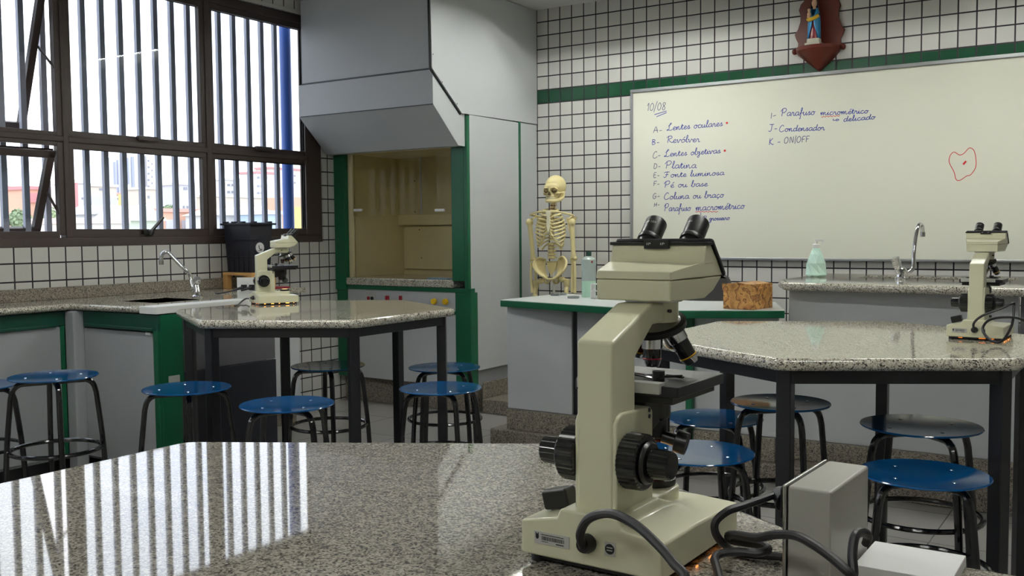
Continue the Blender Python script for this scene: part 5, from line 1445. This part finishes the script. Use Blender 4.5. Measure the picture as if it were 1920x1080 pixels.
building('office_tower', 'tall white tower with rows of small windows and a blue stripe', 236, 287, 290, 110, 'white', 18, wins=W((259, 277), (300, 312, 324, 336, 348, 360), 3.0, 3.2)+W((284,), (306, 318, 330, 342, 354), 1.6, 3), extra=[(238, 241, 296, 345, 'blueg'), (245, 252, 294, 372, 'blueg'), (270, 275, 293, 366, 'dark')])
building('house', 'white building with a red left edge at the left of the middle pane', 139, 164, 344, 62, 'white', 9, roof='pale', wins=W((153,), (370, 389), 5, 4), extra=[(139, 146, 343, 432, 'red')])
building('house', 'wide beige house with a pale blue side behind the white building', 160, 218, 350, 78, 'beige', 10, roof='pale', wins=[(186, 192, 353, 357)], extra=[(170, 216, 369, 402, 'bluew')])
building('house', 'orange roofed house with small windows under the blue tower', 222, 254, 366, 92, 'pale', 10, roof='tile_red', wins=W((220, 226, 240, 246), (371,), 3, 4))
building('house', 'bright yellow block under the white tower', 253, 268, 363, 88, 'yellow', 8)
building('house', 'long beige building to the right of the white tower', 270, 332, 356, 84, 'beige', 10, roof='pale', wins=[(277, 280, 367, 372), (277, 280, 386, 393), (308, 318, 358, 361)])
building('house', 'slim pale tower house beside the right edge of the middle pane', 338, 366, 347, 70, 'bluew', 8, roof='pale', wins=[(344, 351, 351, 356), (343, 346, 386, 391), (350, 353, 386, 391)])
building('house', 'low grey gabled house before the beige one', 178, 238, 402, 48, 'grey', 9, roof='grey', roof_rise=.6)
building('house', 'low house with a pale green gable roof in the middle pane', 238, 304, 414, 42, 'green', 9, roof='green', roof_rise=.9)
building('house', 'orange shop with a red roof at the lower right of the middle pane', 304, 372, 398, 50, 'orange', 8, roof='tile_red', extra=[(310, 334, 412, 432, 'bluew'), (340, 372, 413, 432, 'bluew')])
building('market_stall', 'long low pale market roof along the bottom of the middle pane', 140, 236, 419, 34, 'pale', 6, roof='pink', wins=W((146, 160, 176, 192, 208), (408,), 8, 4))
building('house', 'tall grey slab building at the far left pane', 8, 26, 315, 91, 'grey', 10, extra=[(0, 7, 306, 350, 'white')], wins=W((10,), (322, 333, 343), 2, 4))
building('house', 'beige house beyond the left pane', 3, 38, 350, 70, 'beige', 10, roof='pale')
building('house', 'orange and red house beyond the tilted sash', 52, 112, 356, 66, 'orange', 9, roof='red', extra=[(52, 70, 362, 380, 'red')])
building('house', 'small yellow shop at the lower right of the left pane', 92, 108, 424, 36, 'yellow', 5)
building('house', 'white hillside block at the left of the right pane', 424, 446, 338, 91, 'white', 10, roof='pale', wins=W((426, 434), (345, 358), 5, 4))
building('house', 'grey lattice block in the middle of the right pane', 453, 474, 335, 93, 'grey', 10, wins=W((455, 461, 467), (340, 349, 358), 4, 4))
building('house', 'white hillside house with a red roof in the right pane', 480, 514, 326, 90, 'white', 10, roof='red', wins=W((482, 489, 496), (331, 347, 360), 4.5, 4))
building('house', 'tall pink house at the right end of the right pane', 506, 566, 318, 97, 'pink', 10, roof='red', wins=W((512, 548), (328, 341), 6, 3))
building('house', 'long low beige wall house across the right pane', 400, 536, 371, 86, 'beige', 10, roof='pale')
building('house', 'pale house with a broad white roof low in the right pane', 402, 470, 404, 46, 'white', 8, roof='pale', roof_rise=.5)
building('house', 'white gabled house low in the right pane', 470, 508, 402, 52, 'pale', 8, roof='white', roof_rise=.6)
building('market_stall', 'small blue stall low in the right pane', 504, 528, 402, 44, 'sky', 5, roof='white')
building('house', 'orange and yellow corner house beside the blue pipe', 544, 572, 370, 60, 'orange', 8, extra=[(544, 572, 388, 432, 'yellow')])
LEAF = mat('tree_leaves', (146, 164, 130), .8, vary=.35, vscale=1.5)
BARK = mat('tree_bark', (80, 66, 54), .9)
def tree(*a): QUEUE.append((a[4], 't', a, {}))
def put_tree(label, px, pyt, pyb, D, wpx):
    rr = wpx/2*D/1829*1.45
    D = free_depth(px-wpx/2, px+wpx/2, D, 2*rr)+rr
    a, b = at(px, pyt, 'x', -D), at(px, pyb, 'x', -D)
    r = abs(at(px+wpx/2, pyt, 'x', -D).y-a.y)
    t = thing('tree', label, 'tree', (-D, a.y, GZ0), 0, 'trees beyond the window')
    MB().cyl((-D, a.y, GZ0), (-D, a.y, (a.z+b.z)/2), .22, .12, n=10).build('trunk', BARK, t, world=True)
    q = random.Random(int(px)); m = MB(); zc, h = (a.z+b.z)/2, (a.z-b.z)/2
    for i in range(420):
        v = Vector((q.gauss(0, 1), q.gauss(0, 1), q.gauss(0, 1))).normalized()*q.uniform(.45, 1)
        p = Vector((-D+v.x*r, a.y+v.y*r, zc+v.z*h)); s_ = r*.16
        u1 = Vector((q.gauss(0, 1), q.gauss(0, 1), q.gauss(0, 1))).normalized()*s_; u2 = u1.cross(v).normalized()*s_
        m.add([p-u1, p+u2, p+u1, p-u2], [(0, 1, 2, 3)])
    m.ell((-D, a.y, zc), (r*.72, r*.72, h*.72), 14, 10)
    m.build('crown', LEAF, t, world=True)
tree('bushy tree low in the left pane', 36, 390, 440, 40, 46)
tree('green tree between the tilted sash and its frame', 92, 384, 430, 44, 30)
tree('small green tree by the long beige building', 317, 384, 398, 60, 20)

for d_, kind, a, k in sorted(QUEUE, key=lambda q: q[0]):
    (put_building if kind == 'b' else put_tree)(*a, **k)
